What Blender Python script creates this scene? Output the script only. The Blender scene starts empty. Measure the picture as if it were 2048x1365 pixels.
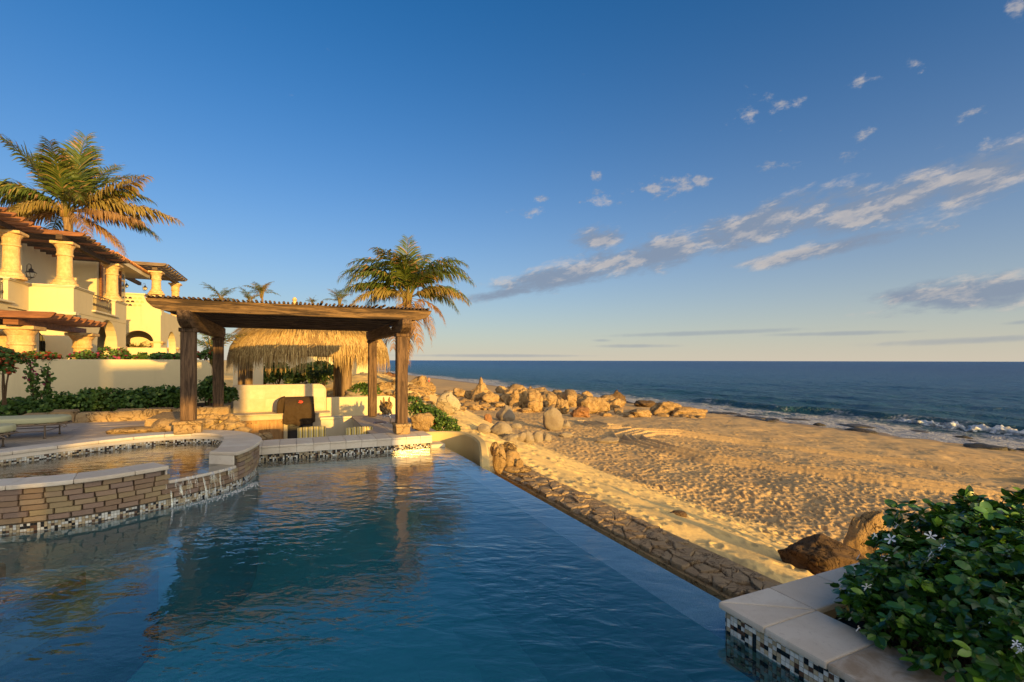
import bpy, bmesh, math, random
import numpy as np
from mathutils import Vector, Matrix
rad = math.radians
SC = bpy.context.scene
COL = SC.collection
random.seed(7); rng = np.random.default_rng(11)

# ---------------------------------------------------------------- camera
FPX, CX, HY = 967.0, 1024.0, 721.5       # focal length and horizon in photo pixels (2048 wide)
EYE = 1.65
SHX, SHY = 0.0, 0.0
cam = bpy.data.cameras.new('camera'); cam.lens = 36 * FPX / 2048; cam.sensor_width = 36
cam.shift_y = (HY - 682.5) / 2048; cam.clip_end = 90000; cam.clip_start = 0.05
camo = bpy.data.objects.new('camera', cam); COL.objects.link(camo)
camo.location = (0, 0, EYE); camo.rotation_euler = (rad(90), rad(-0.12), 0)
SC.camera = camo

# ---------------------------------------------------------------- light
SUN_TAN = 0.125
SUN_H = Vector((0.60, -0.80, 0))          # horizontal direction towards the sun
SUN_EL = math.atan(SUN_TAN)
sun = bpy.data.lights.new('sun', 'SUN'); sun.energy = 4.2; sun.angle = rad(0.6); sun.color = (1.0, 0.61, 0.15)
suno = bpy.data.objects.new('sun', sun); COL.objects.link(suno)
sd = Vector((SUN_H.x, SUN_H.y, SUN_TAN)).normalized()
suno.rotation_euler = sd.to_track_quat('Z', 'Y').to_euler()
SC.view_settings.view_transform = 'Standard'; SC.view_settings.look = 'None'
SC.view_settings.exposure = 1.0; SC.view_settings.gamma = 1.0; SC.view_settings.use_curve_mapping = False
SC.cycles.max_bounces = 8; SC.cycles.transparent_max_bounces = 12
SC.cycles.diffuse_bounces = 3; SC.cycles.glossy_bounces = 3; SC.cycles.transmission_bounces = 4
SC.cycles.sample_clamp_indirect = 6.0
SC.cycles.use_denoising = True

class NT:
    """small node tree writer"""
    def __init__(s, tree): s.t = tree; s.t.nodes.clear()
    def n(s, typ, ins=None, **kw):
        nd = s.t.nodes.new(typ)
        for k, v in kw.items(): setattr(nd, k, v)
        if ins:
            for k, v in ins.items():
                sock = nd.inputs[k]
                if isinstance(v, bpy.types.NodeSocket): s.t.links.new(v, sock)
                else: sock.default_value = v
        return nd
    def m(s, op, a, b=0.0, c=0.0, clamp=False):
        nd = s.n('ShaderNodeMath', {0: a, 1: b, 2: c}, operation=op); nd.use_clamp = clamp; return nd.outputs[0]
    def mix(s, f, a, b, bt='MIX'):
        nd = s.n('ShaderNodeMix', data_type='RGBA', blend_type=bt)
        for i, v in ((0, f), (6, a), (7, b)):
            if isinstance(v, bpy.types.NodeSocket): s.t.links.new(v, nd.inputs[i])
            else: nd.inputs[i].default_value = (*v, 1) if hasattr(v, '__len__') and len(v) == 3 else v
        return nd.outputs[2]
    def smooth(s, x, a, b):
        nd = s.n('ShaderNodeMapRange', {0: x, 1: a, 2: b, 3: 0.0, 4: 1.0}, interpolation_type='SMOOTHSTEP'); return nd.outputs[0]
    def ramp(s, f, stops):
        nd = s.n('ShaderNodeValToRGB', {0: f}); cr = nd.color_ramp
        while len(cr.elements) < len(stops): cr.elements.new(0.5)
        for e, (p, c) in zip(cr.elements, stops): e.position = p; e.color = (*c, 1) if len(c) == 3 else c
        return nd.outputs[0]
    def noise(s, vec, scale, detail=4.0, rough=0.55, out=0, dist=0.0):
        return s.n('ShaderNodeTexNoise', {'Vector': vec, 'Scale': scale, 'Detail': detail, 'Roughness': rough, 'Distortion': dist}).outputs[out]

# ---------------------------------------------------------------- sky
world = bpy.data.worlds.new('World'); SC.world = world; world.use_nodes = True
def build_world():
    t = NT(world.node_tree)
    sky = t.n('ShaderNodeTexSky', sky_type='NISHITA', sun_disc=False)
    sky.sun_elevation = SUN_EL; sky.sun_rotation = math.atan2(SUN_H.x, SUN_H.y)
    sky.altitude = 0; sky.air_density = 1.0; sky.dust_density = SKY_DUST; sky.ozone_density = SKY_OZONE
    gen = t.n('ShaderNodeTexCoord').outputs['Generated']
    sp = t.n('ShaderNodeSeparateXYZ', {0: gen}); X, Y, Z = sp.outputs
    az = t.m('ARCTAN2', X, Y); el = t.m('ARCSINE', Z)
    # colour grade, the same everywhere
    skc = t.mix(1.0, sky.outputs[0], SKY_TINT, 'MULTIPLY')
    skc = t.n('ShaderNodeHueSaturation', {'Saturation': SKY_SAT, 'Value': 1.0, 'Color': skc}).outputs[0]
    hz = t.m('MULTIPLY', t.m('EXPONENT', t.m('DIVIDE', t.m('ABSOLUTE', el), -0.19)), 0.90)
    skc = t.mix(t.m('MULTIPLY', hz, t.smooth(t.m('ADD', t.m('MULTIPLY', X, -SUN_H.x), t.m('MULTIPLY', Y, -SUN_H.y)), -0.9, 0.0)), skc, tuple(x * 0.5 / SKY_STR for x in (0.66, 0.575, 0.47)))
    # the sunset side of the sky is paler and warmer, fading smoothly towards the opposite side
    dsun = t.n('ShaderNodeVectorMath', {0: gen, 1: (*sd[:],)}, operation='DOT_PRODUCT').outputs['Value']
    gl = t.smooth(dsun, 0.1, 1.0)
    skc = t.mix(1.0, skc, t.mix(gl, (0, 0, 0), tuple(x / SKY_STR for x in SKY_GLOW)), 'ADD')
    # clouds: banks given by azimuth and elevation, broken up by noise on a cloud sheet
    def blob(px, py, wx, wy, tilt):
        a0 = math.atan((px - CX) / FPX); e0 = math.atan((HY - py) / FPX * math.cos(a0))
        ra = wx / FPX * math.cos(a0) ** 2; re = wy * 1.45 / FPX * math.cos(a0)
        c, s_ = math.cos(rad(tilt)), math.sin(rad(tilt))
        da = t.m('SUBTRACT', az, a0); de = t.m('SUBTRACT', el, e0)
        p = t.m('ADD', t.m('MULTIPLY', da, c / ra), t.m('MULTIPLY', de, s_ / ra))
        q = t.m('ADD', t.m('MULTIPLY', da, -s_ / re), t.m('MULTIPLY', de, c / re))
        d2 = t.m('ADD', t.m('MULTIPLY', p, p), t.m('MULTIPLY', q, q))
        return t.m('EXPONENT', t.m('MULTIPLY', d2, -1.0))
    big = [(1130, 555, 190, 22, 10), (1290, 515, 230, 32, 9), (1500, 455, 260, 36, 12), (1760, 400, 260, 38, 13), (1960, 350, 150, 40, 14),
           (1960, 585, 260, 32, 3), (1830, 590, 130, 16, 0), (1640, 500, 220, 14, 6), (1200, 478, 70, 20, 5), (1000, 590, 120, 10, 9),
           (2300, 560, 300, 50, 3), (2400, 300, 260, 50, 12), (-900, 420, 320, 40, -8), (-1800, 560, 500, 40, 0)]
    small = [(1345, 370, 85, 16, 6), (1400, 358, 40, 12, 4), (1200, 398, 50, 12, -4), (1060, 425, 32, 9, -5), (1722, 163, 42, 12, 4), (1735, 262, 34, 10, 14),
             (1500, 212, 42, 20, 20), (1825, 125, 34, 14, 25), (1975, 295, 32, 18, 30), (1945, 222, 46, 10, 18), (1580, 205, 50, 9, 8), (1700, 310, 50, 8, 8),
             (2035, 20, 30, 16, 0), (1560, 330, 50, 12, 0), (1080, 398, 18, 5, 0), (1195, 352, 20, 10, -40), (1870, 460, 60, 8, 8)]
    low = [(1400, 666, 260, 4.5, 1), (1260, 692, 110, 3.5, 0), (1680, 666, 200, 4, 0), (1930, 680, 260, 7, 2), (1203, 681, 26, 3, 0), (2040, 643, 60, 4, 4), (1000, 712, 260, 3, 0)]
    def total(lst, amp):
        o = None
        for b in lst:
            v = t.m('MULTIPLY', blob(*b), amp); o = v if o is None else t.m('MAXIMUM', o, v)
        return o
    zz = t.m('MAXIMUM', t.m('ADD', Z, 0.06), 0.02)
    pl = t.n('ShaderNodeCombineXYZ', {0: t.m('DIVIDE', X, zz), 1: t.m('DIVIDE', Y, zz), 2: 0.0}).outputs[0]
    ang = t.n('ShaderNodeCombineXYZ', {0: t.m('MULTIPLY', az, 1.0), 1: t.m('MULTIPLY', t.m('SUBTRACT', el, t.m('MULTIPLY', az, 0.18)), 2.6), 2: 0.3}).outputs[0]
    n1 = t.noise(ang, 11.0, 9.0, 0.64, dist=0.2)
    n2 = t.noise(pl, 1.6, 8.0, 0.6, dist=0.3)
    nn = t.m('ADD', t.m('MULTIPLY', n1, 0.72), t.m('MULTIPLY', n2, 0.28))
    k1 = t.m('ADD', nn, t.m('MULTIPLY', total(big, 1.0), 0.50))
    m1 = t.smooth(t.m('ADD', k1, t.m('MULTIPLY', t.m('SUBTRACT', t.noise(ang, 42.0, 5.0, 0.6), 0.5), 0.22)), 0.69, 0.98)
    ang2 = t.n('ShaderNodeCombineXYZ', {0: az, 1: t.m('MULTIPLY', el, 1.7), 2: 0.9}).outputs[0]
    ns = t.noise(ang2, 34.0, 6.0, 0.62)
    k2 = t.m('ADD', t.m('MULTIPLY', ns, 1.25), t.m('MULTIPLY', total(small, 1.0), 0.40))
    m2 = t.m('MULTIPLY', t.smooth(k2, 0.86, 1.18), 0.8)
    k3 = t.m('ADD', t.m('MULTIPLY', n1, 0.5), t.m('MULTIPLY', total(low, 1.0), 0.5))
    m3 = t.m('MULTIPLY', t.smooth(k3, 0.42, 0.78), 0.5)
    m = t.m('MAXIMUM', t.m('MAXIMUM', m1, m2), m3)
    # lit side of a puff (upper right) against its shaded underside
    angs = t.n('ShaderNodeVectorMath', {0: ang, 1: (0.015, 0.045, 0.0)}, operation='ADD').outputs[0]
    n1b = t.noise(angs, 11.0, 9.0, 0.64, dist=0.2)
    lit = t.smooth(t.m('SUBTRACT', n1, n1b), -0.03, 0.16)
    lit = t.m('MAXIMUM', lit, t.m('MULTIPLY', m2, 0.9))
    dk = t.m('MULTIPLY', t.smooth(k1, 0.85, 1.1), 0.5)
    lit = t.m('MULTIPLY', lit, t.m('SUBTRACT', 1.0, dk))
    lit = t.m('MULTIPLY', lit, t.m('SUBTRACT', 1.0, t.smooth(m3, 0.05, 0.3)))
    k = 0.5 / SKY_STR
    cc = t.mix(lit, tuple(k * x for x in (0.235, 0.29, 0.39)), tuple(k * x for x in (0.62, 0.55, 0.50)))
    c = t.mix(t.m('MULTIPLY', m, 0.86), skc, cc)
    bg = t.n('ShaderNodeBackground', {0: c, 1: SKY_STR})
    out = t.n('ShaderNodeOutputWorld', {0: bg.outputs[0]})
SKY_STR = 0.15; SKY_TINT = (0.53, 0.645, 0.66); SKY_GLOW = (0.88, 0.72, 0.45); SKY_SAT = 1.1; SKY_DUST = 0.0; SKY_OZONE = 4.8
build_world()
world.cycles.sampling_method = 'MANUAL'; world.cycles.sample_map_resolution = 1024
# ---------------------------------------------------------------- coordinates
# The villa grid (u, v) is turned 24.7 degrees from the view axis: u runs along the pool bar wall, v along the infinity edge.
RZ = rad(24.7); CU, SU = math.cos(RZ), math.sin(RZ)
def W(u, v, z=0.0): return Vector((u * CU - v * SU, u * SU + v * CU, z))
def UV(x, y): return (x * CU + y * SU, -x * SU + y * CU)
def at(px, py, Y): return Vector(((px - CX) / FPX * Y, Y, EYE - (py - HY) / FPX * Y))
def on(px, py, z): 
    Y = (EYE - z) * FPX / (py - HY); return Vector(((px - CX) / FPX * Y, Y, z))
def sstep(x, a, b):
    t = np.clip((x - a) / (b - a), 0, 1); return t * t * (3 - 2 * t)

# ---------------------------------------------------------------- numpy noise
def _h(ix, iy, iz, seed):
    n = (ix * 374761393 + iy * 668265263 + iz * 2147483647 + seed * 1274126177).astype(np.int64) & 0xffffffff
    n = ((n ^ (n >> 13)) * 1274126177) & 0xffffffff
    n = ((n ^ (n >> 16)) * 2246822519) & 0xffffffff
    return ((n ^ (n >> 15)) & 0xffff) / 65535.0
def vnoise(p, seed=0):
    i = np.floor(p).astype(np.int64); f = p - i; f = f * f * (3 - 2 * f)
    r = 0
    for dx in (0, 1):
        for dy in (0, 1):
            for dz in (0, 1):
                w = (f[:, 0] if dx else 1 - f[:, 0]) * (f[:, 1] if dy else 1 - f[:, 1]) * (f[:, 2] if dz else 1 - f[:, 2])
                r = r + w * _h(i[:, 0] + dx, i[:, 1] + dy, i[:, 2] + dz, seed)
    return r * 2 - 1
def fbm(p, octs=4, seed=0, gain=0.5):
    a, s, r = 1.0, 1.0, 0
    for k in range(octs):
        r = r + a * vnoise(p * s + k * 17.3, seed + k); a *= gain; s *= 2.03
    return r
def vnoise2(x, y, seed=0):
    ix = np.floor(x).astype(np.int64); iy = np.floor(y).astype(np.int64); fx = x - ix; fy = y - iy
    fx = fx * fx * (3 - 2 * fx); fy = fy * fy * (3 - 2 * fy); z = np.zeros_like(ix)
    a = _h(ix, iy, z, seed); b = _h(ix + 1, iy, z, seed); c = _h(ix, iy + 1, z, seed); d = _h(ix + 1, iy + 1, z, seed)
    return ((a * (1 - fx) + b * fx) * (1 - fy) + (c * (1 - fx) + d * fx) * fy) * 2 - 1
def fbm2(x, y, octs=4, seed=0, gain=0.5):
    a, s, r = 1.0, 1.0, 0
    for k in range(octs):
        r = r + a * vnoise2(x * s + 31.7 * k, y * s - 11.1 * k, seed + k); a *= gain; s *= 2.03
    return r

# ---------------------------------------------------------------- objects
def np_mesh(name, verts, faces, k=None, mats=(), mi=None, smooth=False):
    """mesh from arrays; faces is an (n, k) index array"""
    verts = np.asarray(verts, np.float32); faces = np.asarray(faces, np.int32); n, k = faces.shape
    me = bpy.data.meshes.new(name)
    me.vertices.add(len(verts)); me.vertices.foreach_set('co', verts.ravel())
    me.loops.add(n * k); me.loops.foreach_set('vertex_index', faces.ravel())
    me.polygons.add(n); me.polygons.foreach_set('loop_start', np.arange(0, n * k, k, dtype=np.int32))
    me.polygons.foreach_set('loop_total', np.full(n, k, np.int32))
    if mi is not None: me.polygons.foreach_set('material_index', np.asarray(mi, np.int32))
    me.polygons.foreach_set('use_smooth', np.full(n, smooth, bool))
    for m in mats: me.materials.append(m)
    me.update(calc_edges=True); me.validate(); return me
ORG = {}
def tag(o, label=None, cat=None, group=None, kind=None):
    if label: o['label'] = label
    if cat: o['category'] = cat
    if group: o['group'] = group
    if kind: o['kind'] = kind
    return o
def thing(name, label, cat, org=(0, 0, 0), group=None, grid=True, kind=None):
    """an Empty at the thing's base; with grid its parts are written in (u, v, z), else in world axes"""
    o = bpy.data.objects.new(name, None); COL.objects.link(o)
    o.location = W(*org) if grid else org
    if grid: o.rotation_euler = (0, 0, RZ)
    o.empty_display_size = 0.2
    ORG[o.name] = Vector(org); return tag(o, label, cat, group, kind)
def link(name, me, parent=None, loc=None):
    o = bpy.data.objects.new(name, me); COL.objects.link(o)
    if parent is not None:
        o.parent = parent
        if parent.name in ORG: ORG[o.name] = ORG[parent.name]
    if loc is not None: o.location = loc
    return o
class MB:
    """mesh builder: every call adds a shape, build() links it all as one object"""
    def __init__(s): s.v = []; s.f = []; s.mi = []; s.m = 0
    def add(s, vs, fs):
        b = len(s.v); s.v += [tuple(v) for v in vs]; s.f += [tuple(b + i for i in f) for f in fs]; s.mi += [s.m] * len(fs); return s
    def box(s, x0, x1, y0, y1, z0, z1):
        return s.add([(x0, y0, z0), (x1, y0, z0), (x1, y1, z0), (x0, y1, z0), (x0, y0, z1), (x1, y0, z1), (x1, y1, z1), (x0, y1, z1)],
                     [(0, 3, 2, 1), (4, 5, 6, 7), (0, 1, 5, 4), (1, 2, 6, 5), (2, 3, 7, 6), (3, 0, 4, 7)])
    def prism(s, pts, z0, z1):
        n = len(pts); vs = [(p[0], p[1], z0) for p in pts] + [(p[0], p[1], z1) for p in pts]
        return s.add(vs, [tuple(range(n - 1, -1, -1)), tuple(range(n, 2 * n))] + [(i, (i + 1) % n, n + (i + 1) % n, n + i) for i in range(n)])
    def extr(s, pts, a, b):
        """outline pts given as 3-D points, moved from offset a to offset b"""
        n = len(pts); a, b = Vector(a), Vector(b)
        vs = [Vector(p) + a for p in pts] + [Vector(p) + b for p in pts]
        return s.add(vs, [tuple(range(n - 1, -1, -1)), tuple(range(n, 2 * n))] + [(i, (i + 1) % n, n + (i + 1) % n, n + i) for i in range(n)])
    def tube(s, pts, r, n=6, cap=True):
        pts = [Vector(p) for p in pts]; rs = r if hasattr(r, '__len__') else [r] * len(pts); vs = []; fs = []
        for i, p in enumerate(pts):
            d = (pts[min(i + 1, len(pts) - 1)] - pts[max(i - 1, 0)]).normalized()
            a = d.cross(Vector((0, 0, 1)) if abs(d.z) < 0.9 else Vector((1, 0, 0))).normalized(); b = d.cross(a)
            for k in range(n):
                t = 2 * math.pi * k / n; vs.append(p + (a * math.cos(t) + b * math.sin(t)) * rs[i])
        for i in range(len(pts) - 1):
            for k in range(n): fs.append((i * n + k, i * n + (k + 1) % n, (i + 1) * n + (k + 1) % n, (i + 1) * n + k))
        if cap: fs += [tuple(range(n)), tuple(reversed(range((len(pts) - 1) * n, len(pts) * n)))]
        return s.add(vs, fs)
    def lathe(s, prof, c=(0, 0, 0), n=16):
        vs = [(c[0] + r * math.cos(2 * math.pi * k / n), c[1] + r * math.sin(2 * math.pi * k / n), c[2] + z) for r, z in prof for k in range(n)]
        fs = [(i * n + k, i * n + (k + 1) % n, (i + 1) * n + (k + 1) % n, (i + 1) * n + k) for i in range(len(prof) - 1) for k in range(n)]
        fs += [tuple(reversed(range(n))), tuple(range((len(prof) - 1) * n, len(prof) * n))]
        return s.add(vs, fs)
    def build(s, name, mats, parent=None, bevel=0.0, smooth=False, jit=0.0, loc=None, seg=1):
        o0 = ORG[parent.name] if (parent is not None and parent.name in ORG and loc is None) else Vector((0, 0, 0))
        me = bpy.data.meshes.new(name)
        me.from_pydata([(v[0] - o0[0], v[1] - o0[1], v[2] - o0[2]) for v in s.v], [], s.f)
        for m in (mats if isinstance(mats, (list, tuple)) else [mats]): me.materials.append(m)
        me.polygons.foreach_set('material_index', s.mi)
        bm = bmesh.new(); bm.from_mesh(me)
        bmesh.ops.recalc_face_normals(bm, faces=bm.faces)
        if bevel: bmesh.ops.bevel(bm, geom=list(bm.edges), offset=bevel, segments=seg, profile=0.6, affect='EDGES', clamp_overlap=True)
        if jit:
            for v in bm.verts: v.co += Vector([random.uniform(-jit, jit) for _ in range(3)])
        bm.to_mesh(me); bm.free()
        if smooth: me.polygons.foreach_set('use_smooth', [True] * len(me.polygons))
        me.update(); return link(name, me, parent, loc)

# ---------------------------------------------------------------- materials
MT = {}
def mat(name, fn, rough=0.8, spec=0.3, **kw):
    m = bpy.data.materials.new(name); m.use_nodes = True; t = NT(m.node_tree)
    t.P = t.n('ShaderNodeBsdfPrincipled', {'Roughness': rough, 'Specular IOR Level': spec})
    t.O = t.n('ShaderNodeOutputMaterial', {0: t.P.outputs[0]})
    t.obj = t.n('ShaderNodeTexCoord').outputs['Object']; t.pos = t.n('ShaderNodeNewGeometry').outputs['Position']
    t.isl = None
    def setc(c): t.t.links.new(c, t.P.inputs['Base Color']) if isinstance(c, bpy.types.NodeSocket) else setattr(t.P.inputs['Base Color'], 'default_value', (*c, 1))
    def bump(h, st=0.5, d=0.01): t.t.links.new(t.n('ShaderNodeBump', {'Strength': st, 'Distance': d, 'Height': h}).outputs[0], t.P.inputs['Normal'])
    t.col = setc; t.bump = bump
    t.rnd = lambda: t.n('ShaderNodeObjectInfo').outputs['Random']
    t.island = lambda: t.n('ShaderNodeNewGeometry').outputs['Random Per Island']
    fn(t); MT[name] = m; return m
def vm(c, k): return tuple(min(1, x * k) for x in c)
def stucco(c):
    def f(t):
        n = t.noise(t.pos, 0.9, 5, 0.6); n2 = t.noise(t.pos, 9, 4, 0.6)
        a = t.mix(t.m('MULTIPLY', t.smooth(n, 0.35, 0.7), 0.6), vm(c, 0.94), vm(c, 1.04)); a = t.mix(t.m('MULTIPLY', n2, 0.3), a, vm(c, 0.78)); st_ = t.noise(t.n('ShaderNodeMapping', {'Vector': t.pos, 'Scale': (3, 3, .35)}).outputs[0], 1.0, 5, 0.65); a = t.mix(t.m('MULTIPLY', t.smooth(st_, 0.52, 0.72), 0.28), a, vm(c, 0.68))
        t.col(a); t.bump(t.noise(t.pos, 45, 5, 0.7), 0.25, 0.01)
    return f
mat('cream_stucco', stucco((0.64, 0.52, 0.31)), 0.9, 0.15)
mat('pale_stucco', stucco((0.66, 0.56, 0.38)), 0.9, 0.15)
mat('sand_stucco', stucco((0.64, 0.46, 0.20)), 0.9, 0.15)
def travertine(c1, c2, c3, sc=1.0):
    def f(t):
        r = t.rnd()
        st = t.n('ShaderNodeVectorMath', {0: t.pos, 1: t.n('ShaderNodeCombineXYZ', {0: r, 1: t.m('MULTIPLY', r, 7.3), 2: t.m('MULTIPLY', r, 13.0)}).outputs[0]}, operation='ADD').outputs[0]
        n = t.noise(st, 4.0 * sc, 6, 0.65, dist=0.6); n2 = t.noise(st, 30 * sc, 5, 0.7)
        a = t.mix(t.smooth(n, 0.35, 0.65), c1, c2)
        a = t.mix(t.m('MULTIPLY', t.smooth(r, 0.3, 1.0), 0.45), a, c3)
        a = t.mix(t.m('MULTIPLY', t.smooth(n2, 0.56, 0.72), 0.4), a, vm(c3, 0.7))
        sp = t.noise(st, 160, 2, 0.5); a = t.mix(t.m('MULTIPLY', t.smooth(sp, 0.55, 0.75), 0.25), a, vm(c1, 0.55))
        t.col(a); t.bump(t.m('ADD', n2, t.m('MULTIPLY', sp, 0.4)), 0.35, 0.004)
    return f
mat('travertine', travertine((0.54, 0.42, 0.26), (0.62, 0.50, 0.33), (0.46, 0.34, 0.20)), 0.55, 0.3)
mat('coping_stone', travertine((0.62, 0.52, 0.40), (0.70, 0.61, 0.49), (0.56, 0.44, 0.32)), 0.6, 0.3)
mat('brown_coping_stone', travertine((0.52, 0.43, 0.33), (0.33, 0.23, 0.14), (0.42, 0.32, 0.22), 1.8), 0.6, 0.3)
mat('floor_paver', travertine((0.36, 0.29, 0.23), (0.44, 0.36, 0.28), (0.30, 0.24, 0.19)), 0.55, 0.35)
def brick(t):
    r = t.rnd(); n = t.noise(t.pos, 14, 5, 0.65); n2 = t.noise(t.pos, 60, 4, 0.7)
    a = t.ramp(r, [(0.0, (0.20, 0.115, 0.075)), (0.22, (0.27, 0.17, 0.09)), (0.4, (0.33, 0.24, 0.115)), (0.6, (0.29, 0.185, 0.12)), (0.8, (0.24, 0.15, 0.115)), (1.0, (0.17, 0.115, 0.095))])
    a = t.mix(t.m('MULTIPLY', n, 0.4), a, (0.40, 0.30, 0.19)); a = t.mix(t.m('MULTIPLY', t.smooth(n2, 0.55, 0.8), 0.5), a, (0.09, 0.06, 0.045))
    t.col(a); t.bump(t.m('ADD', n, n2), 0.6, 0.008)
mat('brick_stone', brick, 0.75, 0.3)
mat('mortar', lambda t: (t.col((0.13, 0.10, 0.07)), t.bump(t.noise(t.pos, 80), 0.4, 0.005)), 0.95, 0.1)
for nm, c in (('tile_black', (0.012, 0.011, 0.010)), ('tile_white', (0.62, 0.60, 0.53)), ('tile_beige', (0.42, 0.33, 0.20)), ('tile_brown', (0.10, 0.05, 0.025))):
    mat(nm, (lambda c: lambda t: t.col(t.mix(t.island(), vm(c, 0.8), vm(c, 1.15))))(c), 0.18, 0.5)
mat('tile_grout', lambda t: t.col((0.22, 0.20, 0.16)), 0.9, 0.1)
TILES = [MT['tile_black'], MT['tile_white'], MT['tile_beige'], MT['tile_brown']]
def wood(c1, c2, axis=0, sc=1.0, grain=0.6):
    def f(t):
        s3 = [22 * sc, 22 * sc, 22 * sc]; s3[axis] = 1.6 * sc
        mp = t.n('ShaderNodeMapping', {'Vector': t.obj, 'Scale': s3}).outputs[0]
        off = t.n('ShaderNodeVectorMath', {0: mp, 1: t.n('ShaderNodeCombineXYZ', {0: t.m('MULTIPLY', t.rnd(), 50), 1: t.m('MULTIPLY', t.rnd(), 31), 2: 0}).outputs[0]}, operation='ADD').outputs[0]
        n = t.noise(off, 1.0, 5, 0.62, dist=0.9); n2 = t.noise(off, 4.0, 3, 0.6); kn = t.noise(t.obj, 5 * sc, 3, 0.5)
        g = t.smooth(n, 0.36, 0.64)
        a = t.mix(g, c1, c2); a = t.mix(t.m('MULTIPLY', t.smooth(n2, 0.5, 0.7), grain), a, vm(c1, 0.45))
        a = t.mix(t.m('MULTIPLY', t.smooth(kn, 0.55, 0.75), 0.35), a, vm(c1, 0.6))
        t.col(a); t.bump(t.m('ADD', n, t.m('MULTIPLY', n2, 0.6)), 0.7, 0.012)
    return f
mat('post_wood', wood((0.055, 0.030, 0.016), (0.165, 0.095, 0.050), 2), 0.75, 0.25)
mat('beam_wood', wood((0.036, 0.020, 0.009), (0.20, 0.115, 0.046), 0, 0.7, 0.85), 0.75, 0.25)
mat('cross_wood', wood((0.060, 0.034, 0.018), (0.19, 0.11, 0.055), 1), 0.75, 0.25)
mat('dark_wood', wood((0.035, 0.022, 0.014), (0.10, 0.06, 0.035), 0), 0.75, 0.25)
mat('red_wood', wood((0.13, 0.045, 0.016), (0.26, 0.10, 0.035), 0, 0.6, 0.4), 0.6, 0.3)
mat('grey_wood', wood((0.10, 0.065, 0.04), (0.22, 0.16, 0.11), 0, 0.6, 0.4), 0.8, 0.2)
mat('cabinet_wood', wood((0.33, 0.17, 0.06), (0.46, 0.26, 0.10), 2, 0.5, 0.25), 0.5, 0.3)
mat('bark', wood((0.16, 0.10, 0.055), (0.30, 0.20, 0.11), 2, 0.5, 0.7), 0.9, 0.1)
def cantera(t):
    n = t.noise(t.pos, 6, 6, 0.7); n2 = t.noise(t.pos, 22, 3, 0.6)
    a = t.mix(t.smooth(n, 0.35, 0.65), (0.55, 0.33, 0.14), (0.68, 0.46, 0.22)); a = t.mix(t.m('MULTIPLY', t.smooth(n2, 0.62, 0.72), 0.7), a, (0.25, 0.14, 0.07))
    t.col(a); t.bump(t.m('ADD', n, n2), 0.6, 0.03)
mat('cantera_stone', cantera, 0.9, 0.15)
def rockm(c1, c2, c3, sc=1.0, br=0.8):
    def f(t):
        r = t.rnd(); off = t.n('ShaderNodeVectorMath', {0: t.pos, 1: t.n('ShaderNodeCombineXYZ', {0: t.m('MULTIPLY', r, 40), 1: t.m('MULTIPLY', r, 17), 2: 0}).outputs[0]}, operation='ADD').outputs[0]
        n = t.noise(off, 1.6 * sc, 7, 0.65, dist=0.3); n2 = t.noise(off, 9 * sc, 6, 0.72); n3 = t.noise(off, 42 * sc, 4, 0.7)
        a = t.mix(t.smooth(n, 0.32, 0.66), c1, c2); a = t.mix(t.m('MULTIPLY', t.smooth(n2, 0.52, 0.72), 0.65), a, c3)
        a = t.mix(t.m('MULTIPLY', t.smooth(n3, 0.5, 0.75), 0.4), a, vm(c3, 0.6)); a = t.mix(t.m('MULTIPLY', r, 0.3), a, vm(c2, 0.75))
        ck = t.m('ABSOLUTE', t.m('SUBTRACT', t.noise(off, 1.3 * sc, 5, 0.6, dist=0.8), 0.5)); ck = t.smooth(ck, 0.016, 0.0) if br > .5 else t.m('MULTIPLY', t.smooth(ck, 0.008, 0.0), 0.4); a = t.mix(t.m('MULTIPLY', ck, 0.8), a, vm(c3, 0.35))
        t.col(a); t.bump(t.m('SUBTRACT', t.m('ADD', t.m('MULTIPLY', n2, 1.4), t.m('MULTIPLY', n3, 0.5)), t.m('MULTIPLY', ck, 0.8)), br, 0.10 / sc)
    return f
mat('golden_rock', rockm((0.50, 0.33, 0.15), (0.40, 0.25, 0.11), (0.24, 0.14, 0.07)), 0.92, 0.12)
mat('pale_rock', rockm((0.55, 0.46, 0.31), (0.48, 0.38, 0.24), (0.30, 0.22, 0.14)), 0.9, 0.12)
mat('grey_rock', rockm((0.31, 0.25, 0.17), (0.26, 0.20, 0.14), (0.15, 0.11, 0.08), 1.0, 0.35), 0.85, 0.15)
mat('rust_rock', rockm((0.36, 0.17, 0.07), (0.30, 0.15, 0.07), (0.14, 0.08, 0.05)), 0.9, 0.12)
mat('brown_rock', rockm((0.17, 0.105, 0.055), (0.12, 0.075, 0.04), (0.06, 0.04, 0.025), 2.5), 0.9, 0.12)
mat('wet_rock', rockm((0.10, 0.075, 0.04), (0.06, 0.05, 0.03), (0.025, 0.022, 0.018)), 0.5, 0.5)
mat('wall_stone', rockm((0.52, 0.36, 0.18), (0.42, 0.27, 0.13), (0.27, 0.17, 0.09), 2.5), 0.85, 0.15)
mat('flag_stone', rockm((0.52, 0.37, 0.21), (0.42, 0.29, 0.17), (0.27, 0.17, 0.10), 3.5, 1.0), 0.85, 0.15)
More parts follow.
